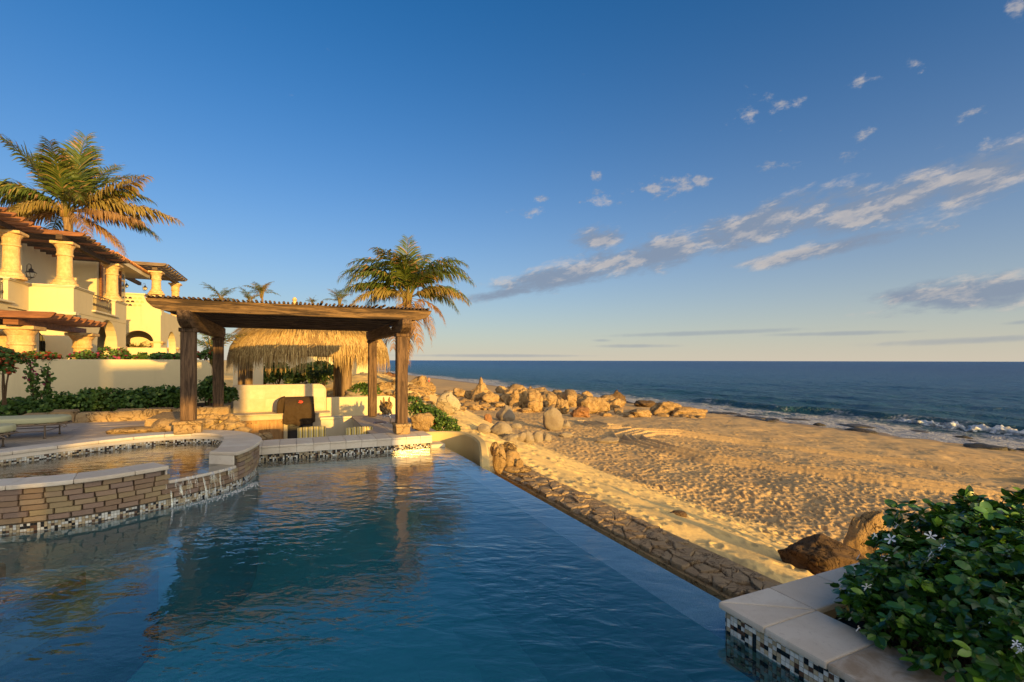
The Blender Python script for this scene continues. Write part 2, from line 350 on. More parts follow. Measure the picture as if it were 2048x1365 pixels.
def sandm(t):
    n = t.noise(t.pos, 0.35, 5, 0.6); n2 = t.noise(t.pos, 3.5, 6, 0.7); n3 = t.noise(t.pos, 70, 3, 0.6)
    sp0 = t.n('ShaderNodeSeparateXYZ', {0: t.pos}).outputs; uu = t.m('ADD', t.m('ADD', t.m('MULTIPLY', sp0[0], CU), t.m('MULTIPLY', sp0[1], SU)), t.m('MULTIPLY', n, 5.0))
    dry_lit = t.smooth(uu, 15.5, 12.0)  # bank painted brighter and yellower, standing in for sun on its slope
    a = t.mix(t.smooth(n, 0.35, 0.65), (0.57, 0.375, 0.17), (0.49, 0.32, 0.15)); a = t.mix(dry_lit, a, (0.74, 0.51, 0.20))
    a = t.mix(t.m('MULTIPLY', t.smooth(t.noise(t.pos, 1.1, 5, 0.7), 0.5, 0.7), 0.35), a, (0.36, 0.235, 0.12)); a = t.mix(t.m('MULTIPLY', t.smooth(n2, 0.5, 0.75), 0.35), a, (0.40, 0.27, 0.14))
    sp = t.n('ShaderNodeSeparateXYZ', {0: t.pos}); wet = t.smooth(t.m('ADD', sp.outputs[2], t.m('MULTIPLY', n, 0.3)), -4.62, -4.84)
    a = t.mix(t.m('MULTIPLY', wet, 0.75), a, (0.17, 0.125, 0.075))
    a = t.mix(t.m('MULTIPLY', t.smooth(n3, 0.5, 0.8), 0.25), a, (0.30, 0.2, 0.11))
    t.col(a); t.t.links.new(t.m('SUBTRACT', 0.95, t.m('MULTIPLY', wet, 0.5)), t.P.inputs['Roughness'])
    t.bump(t.m('ADD', t.m('MULTIPLY', n2, 0.6), t.m('MULTIPLY', t.noise(t.pos, 14, 4, 0.6), 0.4)), 0.4, 0.06)
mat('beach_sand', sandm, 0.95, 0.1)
mat('soil', lambda t: (t.col(t.mix(t.noise(t.pos, 30), (0.03, 0.022, 0.016), (0.075, 0.052, 0.036))), t.bump(t.noise(t.pos, 40, 6, 0.7), 1.0, 0.03)), 0.95, 0.1)
mat('thatch', lambda t: t.col(t.ramp(t.island(), [(0, (0.24, 0.145, 0.05)), (0.5, (0.40, 0.26, 0.095)), (1, (0.56, 0.38, 0.15))])), 0.8, 0.2)
mat('thatch_base', lambda t: (t.col(t.mix(t.noise(t.pos, 9), (0.16, 0.10, 0.04), (0.30, 0.19, 0.08))), t.bump(t.noise(t.pos, 25), 1.0, 0.05)), 0.95, 0.1)
def leafm(c1, c2, c3=None, rough=0.45, spec=0.4, trans=0.25):
    def f(t):
        i = t.island(); a = t.mix(i, c1, c2)
        if c3: a = t.mix(t.smooth(i, 0.86, 0.9), a, c3)
        n = t.noise(t.pos, 2.2, 3, 0.6); a = t.mix(t.m('MULTIPLY', t.smooth(n, 0.4, 0.7), 0.4), a, vm(c1, 0.7))
        t.col(a)
        tr = t.n('ShaderNodeBsdfTranslucent', {0: t.mix(0.0, a, a)}); ms = t.n('ShaderNodeMixShader', {0: trans, 1: t.P.outputs[0], 2: tr.outputs[0]})
        t.t.links.new(ms.outputs[0], t.O.inputs[0])
    return f
mat('palm_green', leafm((0.060, 0.095, 0.014), (0.14, 0.16, 0.026), (0.30, 0.22, 0.06)), 0.45, 0.4)
mat('palm_gold', leafm((0.22, 0.17, 0.04), (0.36, 0.24, 0.07), (0.42, 0.24, 0.10)), 0.6, 0.3)
mat('palm_dry', leafm((0.22, 0.12, 0.055), (0.40, 0.24, 0.11)), 0.8, 0.15)
mat('shrub_green', leafm((0.045, 0.095, 0.016), (0.11, 0.19, 0.03), (0.20, 0.27, 0.045)), 0.5, 0.35)
mat('shrub_yellow', leafm((0.12, 0.15, 0.02), (0.30, 0.30, 0.04), (0.5, 0.42, 0.09)), 0.5, 0.35)
mat('hedge_leaf', leafm((0.020, 0.075, 0.012), (0.080, 0.200, 0.022), (0.20, 0.36, 0.03), 0.3, 0.5, 0.15), 0.28, 0.5)
def hero(t):
    r = t.rnd(); a = t.ramp(r, [(0, (0.018, 0.065, 0.012)), (0.4, (0.04, 0.13, 0.02)), (0.7, (0.09, 0.21, 0.025)), (1, (0.20, 0.33, 0.04))])
    t.col(a); t.bump(t.noise(t.obj, 60, 3, 0.5), 0.2, 0.002)
mat('big_leaf', hero, 0.25, 0.5)
mat('flower_pink', leafm((0.32, 0.03, 0.08), (0.42, 0.07, 0.16)), 0.6, 0.2)
mat('flower_red', leafm((0.40, 0.03, 0.02), (0.55, 0.16, 0.06)), 0.6, 0.2)
mat('petal_white', lambda t: t.col((0.82, 0.82, 0.80)), 0.5, 0.3)
mat('twig', lambda t: t.col((0.09, 0.055, 0.03)), 0.9, 0.1)
mat('iron', lambda t: t.col((0.035, 0.024, 0.018)), 0.5, 0.5)
mat('bronze_metal', lambda t: t.col((0.16, 0.11, 0.07)), 0.45, 0.5)
def chrome(t): t.col((0.6, 0.58, 0.55)); t.P.inputs['Metallic'].default_value = 1.0
mat('chrome', chrome, 0.2, 0.5)
mat('dark_steel', lambda t: t.col((0.03, 0.025, 0.02)), 0.35, 0.5)
mat('cushion_fabric', lambda t: (t.col(t.mix(t.noise(t.pos, 6), (0.44, 0.42, 0.25), (0.50, 0.47, 0.29))), t.bump(t.noise(t.pos, 150), 0.2, 0.003)), 0.95, 0.1)
mat('dark_fabric', lambda t: t.col((0.05, 0.05, 0.045)), 0.95, 0.1)
def stripes(t):
    x = t.n('ShaderNodeSeparateXYZ', {0: t.obj}).outputs[0]
    f = t.m('FRACT', t.m('ADD', t.m('MULTIPLY', x, 9.5), 4.0))
    nd = t.n('ShaderNodeValToRGB', {0: f}); cr = nd.color_ramp; cr.interpolation = 'CONSTANT'
    st = [(0, (0.78, 0.55, 0.12)), (0.22, (0.05, 0.035, 0.04)), (0.38, (0.80, 0.66, 0.30)), (0.52, (0.20, 0.12, 0.07)), (0.60, (0.78, 0.58, 0.16)), (0.78, (0.06, 0.06, 0.10)), (0.84, (0.82, 0.7, 0.4))]
    while len(cr.elements) < len(st): cr.elements.new(0.5)
    for e, (p, c) in zip(cr.elements, st): e.position = p; e.color = (*c, 1)
    t.col(nd.outputs[0]); t.bump(t.noise(t.pos, 120), 0.2, 0.003)
mat('striped_fabric', stripes, 0.95, 0.1)
def cover(t):
    n = t.noise(t.obj, 3.2, 3, 0.5, dist=1.2); t.col(t.mix(t.noise(t.obj, 8), (0.045, 0.027, 0.013), (0.065, 0.04, 0.02))); t.bump(n, 0.8, 0.08)
mat('grill_cover_cloth', cover, 0.85, 0.2)
mat('red_print', lambda t: t.col((0.75, 0.05, 0.03)), 0.6, 0.3)
mat('roof_tile', lambda t: (t.col(t.mix(t.rnd(), (0.42, 0.15, 0.05), (0.62, 0.30, 0.11))), t.bump(t.noise(t.pos, 9), 0.5, 0.02)), 0.85, 0.2)
mat('dark_interior', lambda t: t.col((0.04, 0.032, 0.026)), 0.8, 0.2)
mat('curtain', lambda t: (t.col((0.16, 0.14, 0.10)), t.bump(t.n('ShaderNodeTexWave', {'Vector': t.obj, 'Scale': 3.0}, bands_direction='X').outputs[0], 1.0, 0.1)), 0.9, 0.1)
mat('window_glass', lambda t: t.col((0.10, 0.13, 0.16)), 0.05, 0.8)
mat('lamp_glass', lambda t: t.col((0.55, 0.48, 0.36)), 0.3, 0.5)
mat('skin', lambda t: t.col((0.45, 0.24, 0.15)), 0.6, 0.3)
mat('red_cloth', lambda t: t.col((0.6, 0.09, 0.05)), 0.8, 0.2)
def plaster(t):
    n = t.noise(t.pos, 1.2, 5, 0.6); sp = t.noise(t.pos, 220, 2, 0.5)
    a = t.mix(n, (0.28, 0.58, 0.60), (0.34, 0.64, 0.67)); a = t.mix(t.m('MULTIPLY', t.smooth(sp, 0.4, 0.7), 0.4), a, (0.42, 0.70, 0.74)); t.col(a)
mat('pool_plaster', plaster, 0.6, 0.3)
mat('step_plaster', lambda t: t.col(t.mix(t.smooth(t.noise(t.pos, 200, 2, 0.5), 0.4, 0.65), (0.26, 0.28, 0.21), (0.34, 0.35, 0.27))), 0.6, 0.3)
def weir(t):
    sp = t.noise(t.pos, 210, 3, 0.6); t.col(t.mix(t.smooth(sp, 0.38, 0.62), (0.20, 0.38, 0.46), (0.44, 0.60, 0.68)))
mat('weir_plaster', weir, 0.5, 0.4)
mat('spa_plaster', lambda t: t.col(t.mix(t.noise(t.pos, 40), (0.12, 0.095, 0.06), (0.17, 0.135, 0.085))), 0.6, 0.3)
def water(sc, st, dist, tint, rough=0.02, big=0.0, ior=1.33, mul=1.15):
    def f(t):
        mp = t.n('ShaderNodeMapping', {'Vector': t.pos, 'Rotation': (0, 0, rad(20)), 'Scale': (0.55, 1.0, 1.0)}).outputs[0]
        n = t.m('ADD', t.m('MULTIPLY', t.noise(mp, sc, 3, 0.5, dist=0.5), 1.0), t.m('MULTIPLY', t.noise(mp, sc * 3.1, 2, 0.5), 0.22))
        if big: n = t.m('MULTIPLY', n, t.m('ADD', 0.3, t.m('MULTIPLY', t.smooth(t.noise(t.pos, big, 2, 0.5), 0.35, 0.65), 1.1)))
        b = t.n('ShaderNodeBump', {'Strength': st, 'Distance': dist, 'Height': n}).outputs[0]
        gl = t.n('ShaderNodeBsdfGlossy', {'Color': (1, 1, 1, 1), 'Roughness': rough, 'Normal': b}); tr = t.n('ShaderNodeBsdfTransparent', {'Color': (*tint, 1)})
        fr = t.n('ShaderNodeFresnel', {'IOR': ior, 'Normal': b})
        ms = t.n('ShaderNodeMixShader', {0: t.m('MINIMUM', t.m('MULTIPLY', fr.outputs[0], mul), 1.0), 1: tr.outputs[0], 2: gl.outputs[0]})
        t.t.links.new(ms.outputs[0], t.O.inputs[0]); t.t.nodes.remove(t.P)
    return f
def poolw(t):
    water(6.5, 0.45, 0.026, (0.92, 0.98, 0.99), big=0.45, ior=1.45, mul=1.5)(t)
    v = t.n('ShaderNodeVolumeAbsorption', {'Color': (0.06, 0.78, 0.83, 1), 'Density': 0.40}); t.t.links.new(v.outputs[0], t.O.inputs['Volume'])
mat('pool_water', poolw)
mat('spa_water', water(7.0, 0.35, 0.03, (0.86, 0.86, 0.80)))
def foamfall(t):
    mp = t.n('ShaderNodeMapping', {'Vector': t.pos, 'Scale': (30, 30, 2)}).outputs[0]
    d = t.n('ShaderNodeBsdfGlossy', {'Color': (0.9, 0.9, 0.9, 1), 'Roughness': 0.15, 'Normal': t.n('ShaderNodeBump', {'Strength': 0.6, 'Distance': 0.02, 'Height': t.noise(mp, 1)}).outputs[0]}); tr = t.n('ShaderNodeBsdfTransparent')
    ms = t.n('ShaderNodeMixShader', {0: t.m('MULTIPLY', t.smooth(t.noise(mp, 1.0, 2), 0.5, 0.7), 0.45), 1: tr.outputs[0], 2: d.outputs[0]}); t.t.links.new(ms.outputs[0], t.O.inputs[0]); t.t.nodes.remove(t.P)
mat('falling_water', foamfall)
def sea(t):
    # colour by distance from the shore line (u = 49.5 on the villa grid): clear teal near the sand, deep blue beyond; foam where waves break
    sp = t.n('ShaderNodeSeparateXYZ', {0: t.pos}); u = t.m('ADD', t.m('MULTIPLY', sp.outputs[0], CU), t.m('MULTIPLY', sp.outputs[1], SU))
    v = t.m('SUBTRACT', t.m('MULTIPLY', sp.outputs[1], CU), t.m('MULTIPLY', sp.outputs[0], SU))
    big = t.noise(t.pos, 0.035, 4, 0.6)
    uu = t.m('ADD', u, t.m('MULTIPLY', t.m('SUBTRACT', big, 0.5), 22))
    a = t.ramp(t.m('DIVIDE', t.m('SUBTRACT', uu, 49), 400), [(0.0, (0.040, 0.075, 0.075)), (0.03, (0.010, 0.080, 0.100)), (0.10, (0.010, 0.090, 0.165)), (0.35, (0.013, 0.100, 0.225)), (1.0, (0.012, 0.078, 0.215))])
    uvv = t.n('ShaderNodeCombineXYZ', {0: t.m('MULTIPLY', u, 1.0), 1: t.m('MULTIPLY', v, 0.42), 2: 0}).outputs[0]
    w1 = t.noise(uvv, 0.22, 4, 0.55, dist=0.3); w2 = t.noise(uvv, 1.1, 5, 0.6); w3 = t.noise(t.pos, 4.5, 3, 0.6)
    f1 = t.noise(uvv, 0.55, 7, 0.72, dist=0.8); f2 = t.noise(t.pos, 2.6, 5, 0.7)
    near = t.smooth(uu, 70, 50.0)
    fo = t.smooth(t.m('ADD', t.m('ADD', t.m('MULTIPLY', f1, 0.62), t.m('MULTIPLY', f2, 0.38)), t.m('MULTIPLY', near, 0.27)), 0.63, 0.76)
    fo = t.m('MULTIPLY', fo, t.smooth(uu, 74, 62))
    a = t.mix(t.m('MULTIPLY', fo, 0.8), a, (0.62, 0.60, 0.60)); t.col(a)
    t.t.links.new(t.m('ADD', 0.38, t.m('MULTIPLY', fo, 0.5)), t.P.inputs['Roughness'])
    t.bump(t.m('ADD', t.m('ADD', t.m('MULTIPLY', w1, 1.6), t.m('MULTIPLY', w2, 1.0)), t.m('MULTIPLY', w3, 0.22)), 1.0, 1.9)
mat('sea_water', sea, 0.35, 0.5)
mat('sea_foam', lambda t: (t.col(t.mix(t.smooth(t.noise(t.pos, 2.0, 6, 0.7), 0.35, 0.6), (0.50, 0.58, 0.62), (0.86, 0.84, 0.82))), t.bump(t.noise(t.pos, 3, 6, 0.7), 1.0, 0.3)), 0.7, 0.2)
# ---------------------------------------------------------------- the beach and the sea
SEA_Z = -5.0
def tracks():
    out = []
    for pts in ([(2300, 985), (2048, 936), (1850, 912), (1650, 893), (1480, 876), (1360, 866), (1290, 867), (1256, 878), (1268, 893), (1330, 908), (1420, 925), (1560, 943), (1750, 968), (2100, 1010)],
                [(1175, 847), (1195, 855), (1220, 859), (1236, 856)]):
        out.append([on(x, y, -3.55 - 0.0) for x, y in pts])
    return out
TRK = tracks()
def base_z(x, y):
    u = x * CU + y * SU; v = -x * SU + y * CU
    top = -0.66 + 0.5 * sstep(v, 9.0, 15.0)
    w = 0.5 * vnoise2(u * 0.12, v * 0.12, 3)
    tt = np.clip((u + w - 4.6) / 7.4, 0, 1); z = top + (-2.9 - top) * (0.75 * tt + 0.25 * tt * tt * (3 - 2 * tt))
    z = z - 2.1 * np.clip((u - 11.0) / 38.5, 0, 3.0)
    z = z + 0.22 * fbm2(u * 0.09, v * 0.09, 3, 5) * sstep(u, 6, 14) * (1 - sstep(u, 36, 48))
    # rocky headland by the palm
    z = z + 1.0 * np.exp(-(((u - 4.5) / 5.5) ** 2 + ((v - 27) / 6.5) ** 2))
    return z
def ground(px, py):
    d = Vector(((px - CX) / FPX, 1.0, -(py - HY) / FPX)); Y = 2.5
    while Y < 400:
        p = Vector((0, 0, EYE)) + d * Y
        if p.z <= float(base_z(np.array([p.x]), np.array([p.y]))[0]): break
        Y *= 1.006
    return Vector((p.x, p.y, float(base_z(np.array([p.x]), np.array([p.y]))[0])))

def relief(x, y, dist):
    u = x * CU + y * SU; v = -x * SU + y * CU
    near = 1 - sstep(dist, 60, 110)
    h = 0.05 * fbm2(u * 0.8, v * 0.8, 3, 21) * near
    # footprints: pits with a raised rim, thick on the dry flat, thin on the bank and near the water
    dens = sstep(u, 8.5, 12) * (1 - sstep(u + 5.0 * vnoise2(u * 0.08, v * 0.08, 8), 22, 31)) * (0.62 + 0.3 * vnoise2(u * 0.16, v * 0.16, 18)) + 0.14 + 0.16 * sstep(u, 4.9, 5.6) * (1 - sstep(u, 10, 13))
    dens = dens * (1 - sstep(u, 40, 44))
    for k, (cell, r, dep, am) in enumerate(((0.36, 0.125, 0.085, 1.0), (0.31, 0.10, 0.06, 0.9), (0.55, 0.17, 0.08, 0.7))):
        cx = np.floor(u / cell); cy = np.floor(v / cell)
        best = np.zeros_like(u)
        for dx in (-1, 0, 1):
            for dy in (-1, 0, 1):
                ix = (cx + dx).astype(np.int64); iy = (cy + dy).astype(np.int64); z0 = np.zeros_like(ix)
                jx = _h(ix, iy, z0, 40 + k); jy = _h(ix, iy, z0, 50 + k); on_ = _h(ix, iy, z0, 60 + k) < dens * am; an = _h(ix, iy, z0, 70 + k) * 6.28
                du = u - (ix + jx) * cell; dv = v - (iy + jy) * cell
                a = du * np.cos(an) + dv * np.sin(an); b = (-du * np.sin(an) + dv * np.cos(an)) * 1.8
                d = np.sqrt(a * a + b * b) / r
                pit = -np.exp(-(d ** 2) * 1.6) + 0.45 * np.exp(-((d - 1.45) ** 2) * 5.0)
                best = np.where(on_ & (np.abs(pit) > np.abs(best)), pit, best)
        h = h + best * dep * near * (0.55 + 0.45 * sstep(u, 8, 12))
    # wheel tracks
    for line in TRK:
        dm = np.full_like(x, 1e9)
        for a, b in zip(line[:-1], line[1:]):
            ax, ay, bx, by = a.x, a.y, b.x, b.y; L = (bx - ax) ** 2 + (by - ay) ** 2
            t = np.clip(((x - ax) * (bx - ax) + (y - ay) * (by - ay)) / L, 0, 1)
            dm = np.minimum(dm, np.hypot(x - ax - t * (bx - ax), y - ay - t * (by - ay)))
        for off in (0.55,):
            e = np.abs(dm - off); k = np.exp(-(e / 0.5) ** 2)
            h = h * (1 - 0.85 * np.exp(-(e / 0.5) ** 2))
            h = h - 0.24 * np.exp(-(e / 0.17) ** 2) + 0.17 * np.exp(-((e - 0.34) / 0.12) ** 2)
    # rubble between the flagstones and the bank
    rb = np.exp(-((u - 4.75 - 0.25 * vnoise2(v * 0.8, u, 9)) / 0.42) ** 2)
    h = h + 0.045 * rb * fbm2(u * 4.5, v * 4.5, 4, 33) - 0.10 * (1 - sstep(u, 4.4, 4.75)) * (v < 9)
    h = h + 0.07 * fbm2(u * 1.3, v * 1.3, 4, 35) * (1 - sstep(u, 5, 8)) * sstep(v, 10, 13)
    return h
def ring_grid(a0, a1, na, radii):
    az = np.linspace(rad(a0), rad(a1), na); A, R_ = np.meshgrid(az, radii)
    x = (np.sin(A) * R_).ravel(); y = (np.cos(A) * R_).ravel()
    n, m = len(radii), na; i = np.arange(n - 1)[:, None] * m + np.arange(m - 1)[None, :]
    f = np.stack([i, i + 1, i + m + 1, i + m], -1).reshape(-1, 4); return x, y, f
def geo(a, b, n): return np.geomspace(a, b, n)
RS = np.concatenate([geo(3.2, 7, 70)[:-1], np.arange(7, 52, 0.075), geo(52, 110, 130)[1:], geo(110, 400, 60)[1:], [600, 1200, 4000]])
x, y, f = ring_grid(-60, 58, 820, RS)
z = base_z(x, y)
u_ = x * CU + y * SU; v_ = -x * SU + y * CU
z = z + relief(x, y, np.hypot(x, y))
# nothing of the beach under the villa and pool: it sinks below their floors
under = ((u_ < 3.7) & (v_ < 9.3)) | ((u_ < 2.6) & (v_ < 16.6))
z = np.where((u_ < 4.40) & (v_ < 8.7), np.minimum(z, -.68), z)
z = np.where(under, np.minimum(z, -2.2), z)
z = np.where((u_ < -8) & (v_ > 16), np.minimum(z, -0.3), z)
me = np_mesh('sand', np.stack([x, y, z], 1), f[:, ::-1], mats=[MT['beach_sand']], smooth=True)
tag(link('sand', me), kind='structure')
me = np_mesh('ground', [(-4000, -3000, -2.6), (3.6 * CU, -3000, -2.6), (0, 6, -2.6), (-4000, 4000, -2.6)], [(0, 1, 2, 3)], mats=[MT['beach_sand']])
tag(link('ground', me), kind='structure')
# the beach behind the camera
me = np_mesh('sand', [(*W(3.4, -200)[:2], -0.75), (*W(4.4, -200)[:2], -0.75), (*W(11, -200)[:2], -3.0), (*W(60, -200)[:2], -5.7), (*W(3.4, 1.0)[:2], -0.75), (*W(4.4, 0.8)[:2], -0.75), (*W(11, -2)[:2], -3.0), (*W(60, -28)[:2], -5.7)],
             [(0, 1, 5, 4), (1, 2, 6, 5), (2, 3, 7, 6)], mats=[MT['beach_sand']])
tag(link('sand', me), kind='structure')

# sea surface with swell; a breaking crest comes in on the right
x, y, f = ring_grid(-75, 62, 620, np.concatenate([geo(26, 160, 420)[:-1], geo(160, 900, 130)[:-1], geo(900, 70000, 40)]))
u_ = x * CU + y * SU; v_ = -x * SU + y * CU; dd = np.hypot(x, y)
z = np.full_like(x, SEA_Z) + (0.22 * fbm2(u_ * 0.16, v_ * 0.06, 3, 77) + 0.10 * fbm2(u_ * 0.7, v_ * 0.35, 3, 78)) * (1 - sstep(dd, 150, 400)) * sstep(u_, 47, 56)
def crest(u0, h, w, v0, v1, seed):
    uc = u0 + 0.9 * vnoise2(v_ * 0.11, v_ * 0, seed) + 0.3 * vnoise2(v_ * 0.5, v_ * 0, seed + 1)
    am = sstep(v_, v0, v0 + 6) * (1 - sstep(v_, v1 - 10, v1)); s = (u_ - uc) / w
    return h * am * np.where(s < 0, np.exp(-(s * 2.2) ** 2), np.exp(-(s * 0.75) ** 2))
z = z + crest(61, 0.75, 1.6, 4, 66, 90) + crest(74, 0.35, 2.6, 20, 90, 92) + crest(90, 0.3, 3.5, 10, 160, 94)
me = np_mesh('sea', np.stack([x, y, z], 1), f[:, ::-1], mats=[MT['sea_water']], smooth=True)
tag(link('sea', me), kind='structure')
# the broken water of that crest: a tumbling roll of foam
def foam_roll(label, u0, v0, v1, h, seed, n=240, m=16):
    vv = np.linspace(v0, v1, n); V_, K = np.meshgrid(vv, np.arange(m)); V_ = V_.ravel(); K = K.ravel()
    uc = u0 + 0.9 * vnoise2(V_ * 0.11, V_ * 0, seed) + 0.3 * vnoise2(V_ * 0.5, V_ * 0, seed + 1)
    env = sstep(V_, v0, v0 + 5) * (1 - sstep(V_, v1 - 7, v1)); th = K / (m - 1) * math.pi
    rr = (0.55 + 0.35 * fbm2(V_ * 1.5, K * 0.8, 5, seed + 5, 0.6)) * env
    uu = uc - 0.5 - np.cos(th) * (1.7 * rr + 0.1); zz = SEA_Z - 0.1 + np.sin(th) * h * (0.15 * env + 1.35 * rr)
    X = uu * CU - V_ * SU; Y = uu * SU + V_ * CU
    i = np.arange(m - 1)[:, None] * n + np.arange(n - 1)[None, :]
    f = np.stack([i, i + 1, i + n + 1, i + n], -1).reshape(-1, 4)
    tag(link('wave_foam', np_mesh('wave_foam', np.stack([X, Y, zz], 1), f, mats=[MT['sea_foam']], smooth=True)), label, 'wave', kind='stuff')
foam_roll('white foam of the breaking wave at right', 60.6, 2, 34, 0.62, 90)
0 and foam_roll('thin line of foam where the swell meets the shore rocks', 54.2, 2, 70, 0.35, 190)

# ---------------------------------------------------------------- rocks
_ico = {}
def ico(sub):
    if sub not in _ico:
        bm = bmesh.new(); bmesh.ops.create_icosphere(bm, subdivisions=sub, radius=1.0)
        v = np.array([p.co[:] for p in bm.verts]); f = np.array([[q.index for q in p.verts] for p in bm.faces]); bm.free(); _ico[sub] = (v, f)
    return _ico[sub]
def rock_mesh(name, sx, sy, sz, seed, facets=9, rough=0.12, sub=4, m='golden_rock', soft=0.0, lean=(0, 0), peak=0.0, cut=(0.62, 0.95)):
    d, f = ico(sub); r_ = np.random.default_rng(seed)
    r = np.full(len(d), 1.05)
    for k in range(facets):
        n = r_.normal(size=3); n[2] *= 0.7; n /= np.linalg.norm(n); dk = r_.uniform(*cut); c = d @ n
        lim = np.where(c > 0.05, dk / np.maximum(c, 0.05), 9)
        r = np.minimum(r, lim) if not soft else -soft * np.log(np.exp(-r / soft) + np.exp(-np.minimum(lim, 5) / soft))
    r = r * (1 + rough * fbm(d * 1.7 + seed * 3.1, 5, seed, 0.55)) 
    rid = 1 - np.abs(fbm(d * 2.7 + seed * 1.7, 4, seed + 40, 0.6)); r = r * (1 + rough * .9 * (rid - .6))
    p = d * r[:, None]
    if rough > 0.1: 
        cr = fbm(d * 3.0 + seed, 3, seed + 9); p = p * (1 - 0.10 * np.exp(-(cr / 0.06) ** 2))[:, None]
    if peak: p[:, :2] *= (1 - peak * np.clip((p[:, 2:3] + 0.2), 0, 1))
    p[:, 0] += lean[0] * p[:, 2]; p[:, 1] += lean[1] * p[:, 2]
    for i, s in enumerate((sx, sy, sz)):
        lo, hi = p[:, i].min(), p[:, i].max(); p[:, i] = (p[:, i] - (lo + hi) / 2) * (2 * s / (hi - lo))
    return np_mesh(name, p, f, mats=[MT[m]], smooth=True)
def boulder(x0, x1, yt, yb, label, cat='boulder', name='boulder', m='golden_rock', Y=None, zb=None, depth=0.8, group=None, seed=None, sink=0.3, rot=None, **kw):
    """a rock whose outline in the photograph spans x0..x1, yt..yb; stands on the ground found there"""
    cx = (x0 + x1) / 2
    g = ground(cx, yb) if Y is None else at(cx, yb, Y)
    w = (x1 - x0) / FPX * g.y / 2; h = (yb - yt) / FPX * g.y
    dd_ = w * depth; k = 1 + dd_ / g.y
    w *= k * 1.07; top = EYE - (yt - HY) / FPX * (g.y + dd_ * 0.8); lo = g.z - h * sink
    c = Vector(((cx - CX) / FPX * (g.y + dd_), g.y + dd_, (top + lo) / 2))
    s = seed if seed is not None else int(x0 * 7 + yt)
    o = link(name, rock_mesh(name, w, dd_, (top - lo) / 2, s, m=m, **kw), None, c)
    return tag(o, label, cat, group)
# ---------------------------------------------------------------- pool
V0, V1 = -4.0, 8.88           # near and far end of the basin on the grid
b = MB(); b.add([(-9, V0, -1.55), (2.44, V0, -1.55), (2.44, V1 + .1, -1.55), (-9, V1 + .1, -1.55)], [(0, 1, 2, 3)])
b.add([(-9, V0, -1.55), (-9, V1, -1.55), (-9, V1, .1), (-9, V0, .1)], [(0, 1, 2, 3)])
b.add([(-9, V0, -1.55), (2.7, V0, -1.55), (2.7, V0, .1), (-9, V0, .1)], [(0, 1, 2, 3)])
ph = bpy.data.objects.new('pool_basin', None); COL.objects.link(ph); ph.rotation_euler = (0, 0, RZ); ph['kind'] = 'structure'; ORG[ph.name] = Vector((0, 0, 0))
b.build('basin_shell', MT['pool_plaster'], ph)
# underwater steps round the spa
def catmull0(P):
    out = []; P = [Vector(p) for p in P]
    for i in range(len(P) - 1):
        p0, p1, p2, p3 = P[max(i - 1, 0)], P[i], P[i + 1], P[min(i + 2, len(P) - 1)]
        for j in range(8):
            s = j / 8; out.append(0.5 * ((2 * p1) + (p2 - p0) * s + (2 * p0 - 5 * p1 + 4 * p2 - p3) * s * s + (3 * p1 - p0 - 3 * p2 + p3) * s ** 3))
    return out + [P[-1]]
stp = [[(q.x, q.y) for q in catmull0(l)] for l in ([(-5.2, 0.5), (-4.75, 2.2), (-4.5, 3.6), (-4.42, 4.5), (-4.5, 6.0)], [(-4.7, 0.5), (-4.25, 2.2), (-4.0, 3.7), (-3.92, 4.7), (-4.0, 6.1)], [(-4.2, 0.5), (-3.75, 2.3), (-3.5, 3.9), (-3.48, 4.9), (-3.75, 6.2)])]
for k, line in enumerate(stp):
    pts = [UV(p[0] - .35, p[1]) for p in line]; far = [UV(-8.5, 0.5), UV(-8.5, 6.2)]
    poly = pts + [far[1], far[0]]
    MB().prism(poly, -1.55, -0.26 - 0.20 * k).build('step', MT['step_plaster'], ph, bevel=0.02)
# infinity edge: a submerged sloping lip and the wall outside it
b = MB(); cv = [(2.439, -.075), (2.41, -.45), (2.30, -.85), (2.08, -1.18), (1.7, -1.42), (1.2, -1.53), (.6, -1.56), (2.439, -1.56)]
b.extr([(x, 0, z) for x, z in cv], (0, V0, 0), (0, V1 + .02, 0)); b.build('basin_cove', MT['pool_plaster'], ph, smooth=False)
b = MB(); b.extr([(0, 8.882 - (2.439 - x), z - .03) for x, z in cv], (-3.2, 0, 0), (2.44, 0, 0)); b.build('basin_cove', MT['pool_plaster'], ph, smooth=False)
b = MB(); b.extr([(2.44, 0, -.075), (2.70, 0, -.010), (2.715, 0, -.016), (2.715, 0, -2.4), (2.44, 0, -2.4)], (0, 2.10, 0), (0, 9.45, 0))
b.build('infinity_edge', MT['weir_plaster'], ph)
b = MB(); b.prism([(-9.05, V0 - .05), (2.703, V0 - .05), (2.703, 9.3), (2.44, 9.3), (2.44, V1 + .06), (-9.05, V1 + .06)], -1.6, 0)
MB().box(-3.2, 2.44, 8.883, 8.888, -1.55, -.101).build('far_side', MT['pool_plaster'], ph)
pw = b.build('pool_water', MT['pool_water'], None); pw.rotation_euler = (0, 0, RZ); pw['kind'] = 'structure'
b = MB(); b.box(2.72, 3.62, 1.0, 9.4, -1.6, -1.2); g_ = b.build('gutter', MT['mortar'], None); g_.rotation_euler = (0, 0, RZ); g_['kind'] = 'structure'

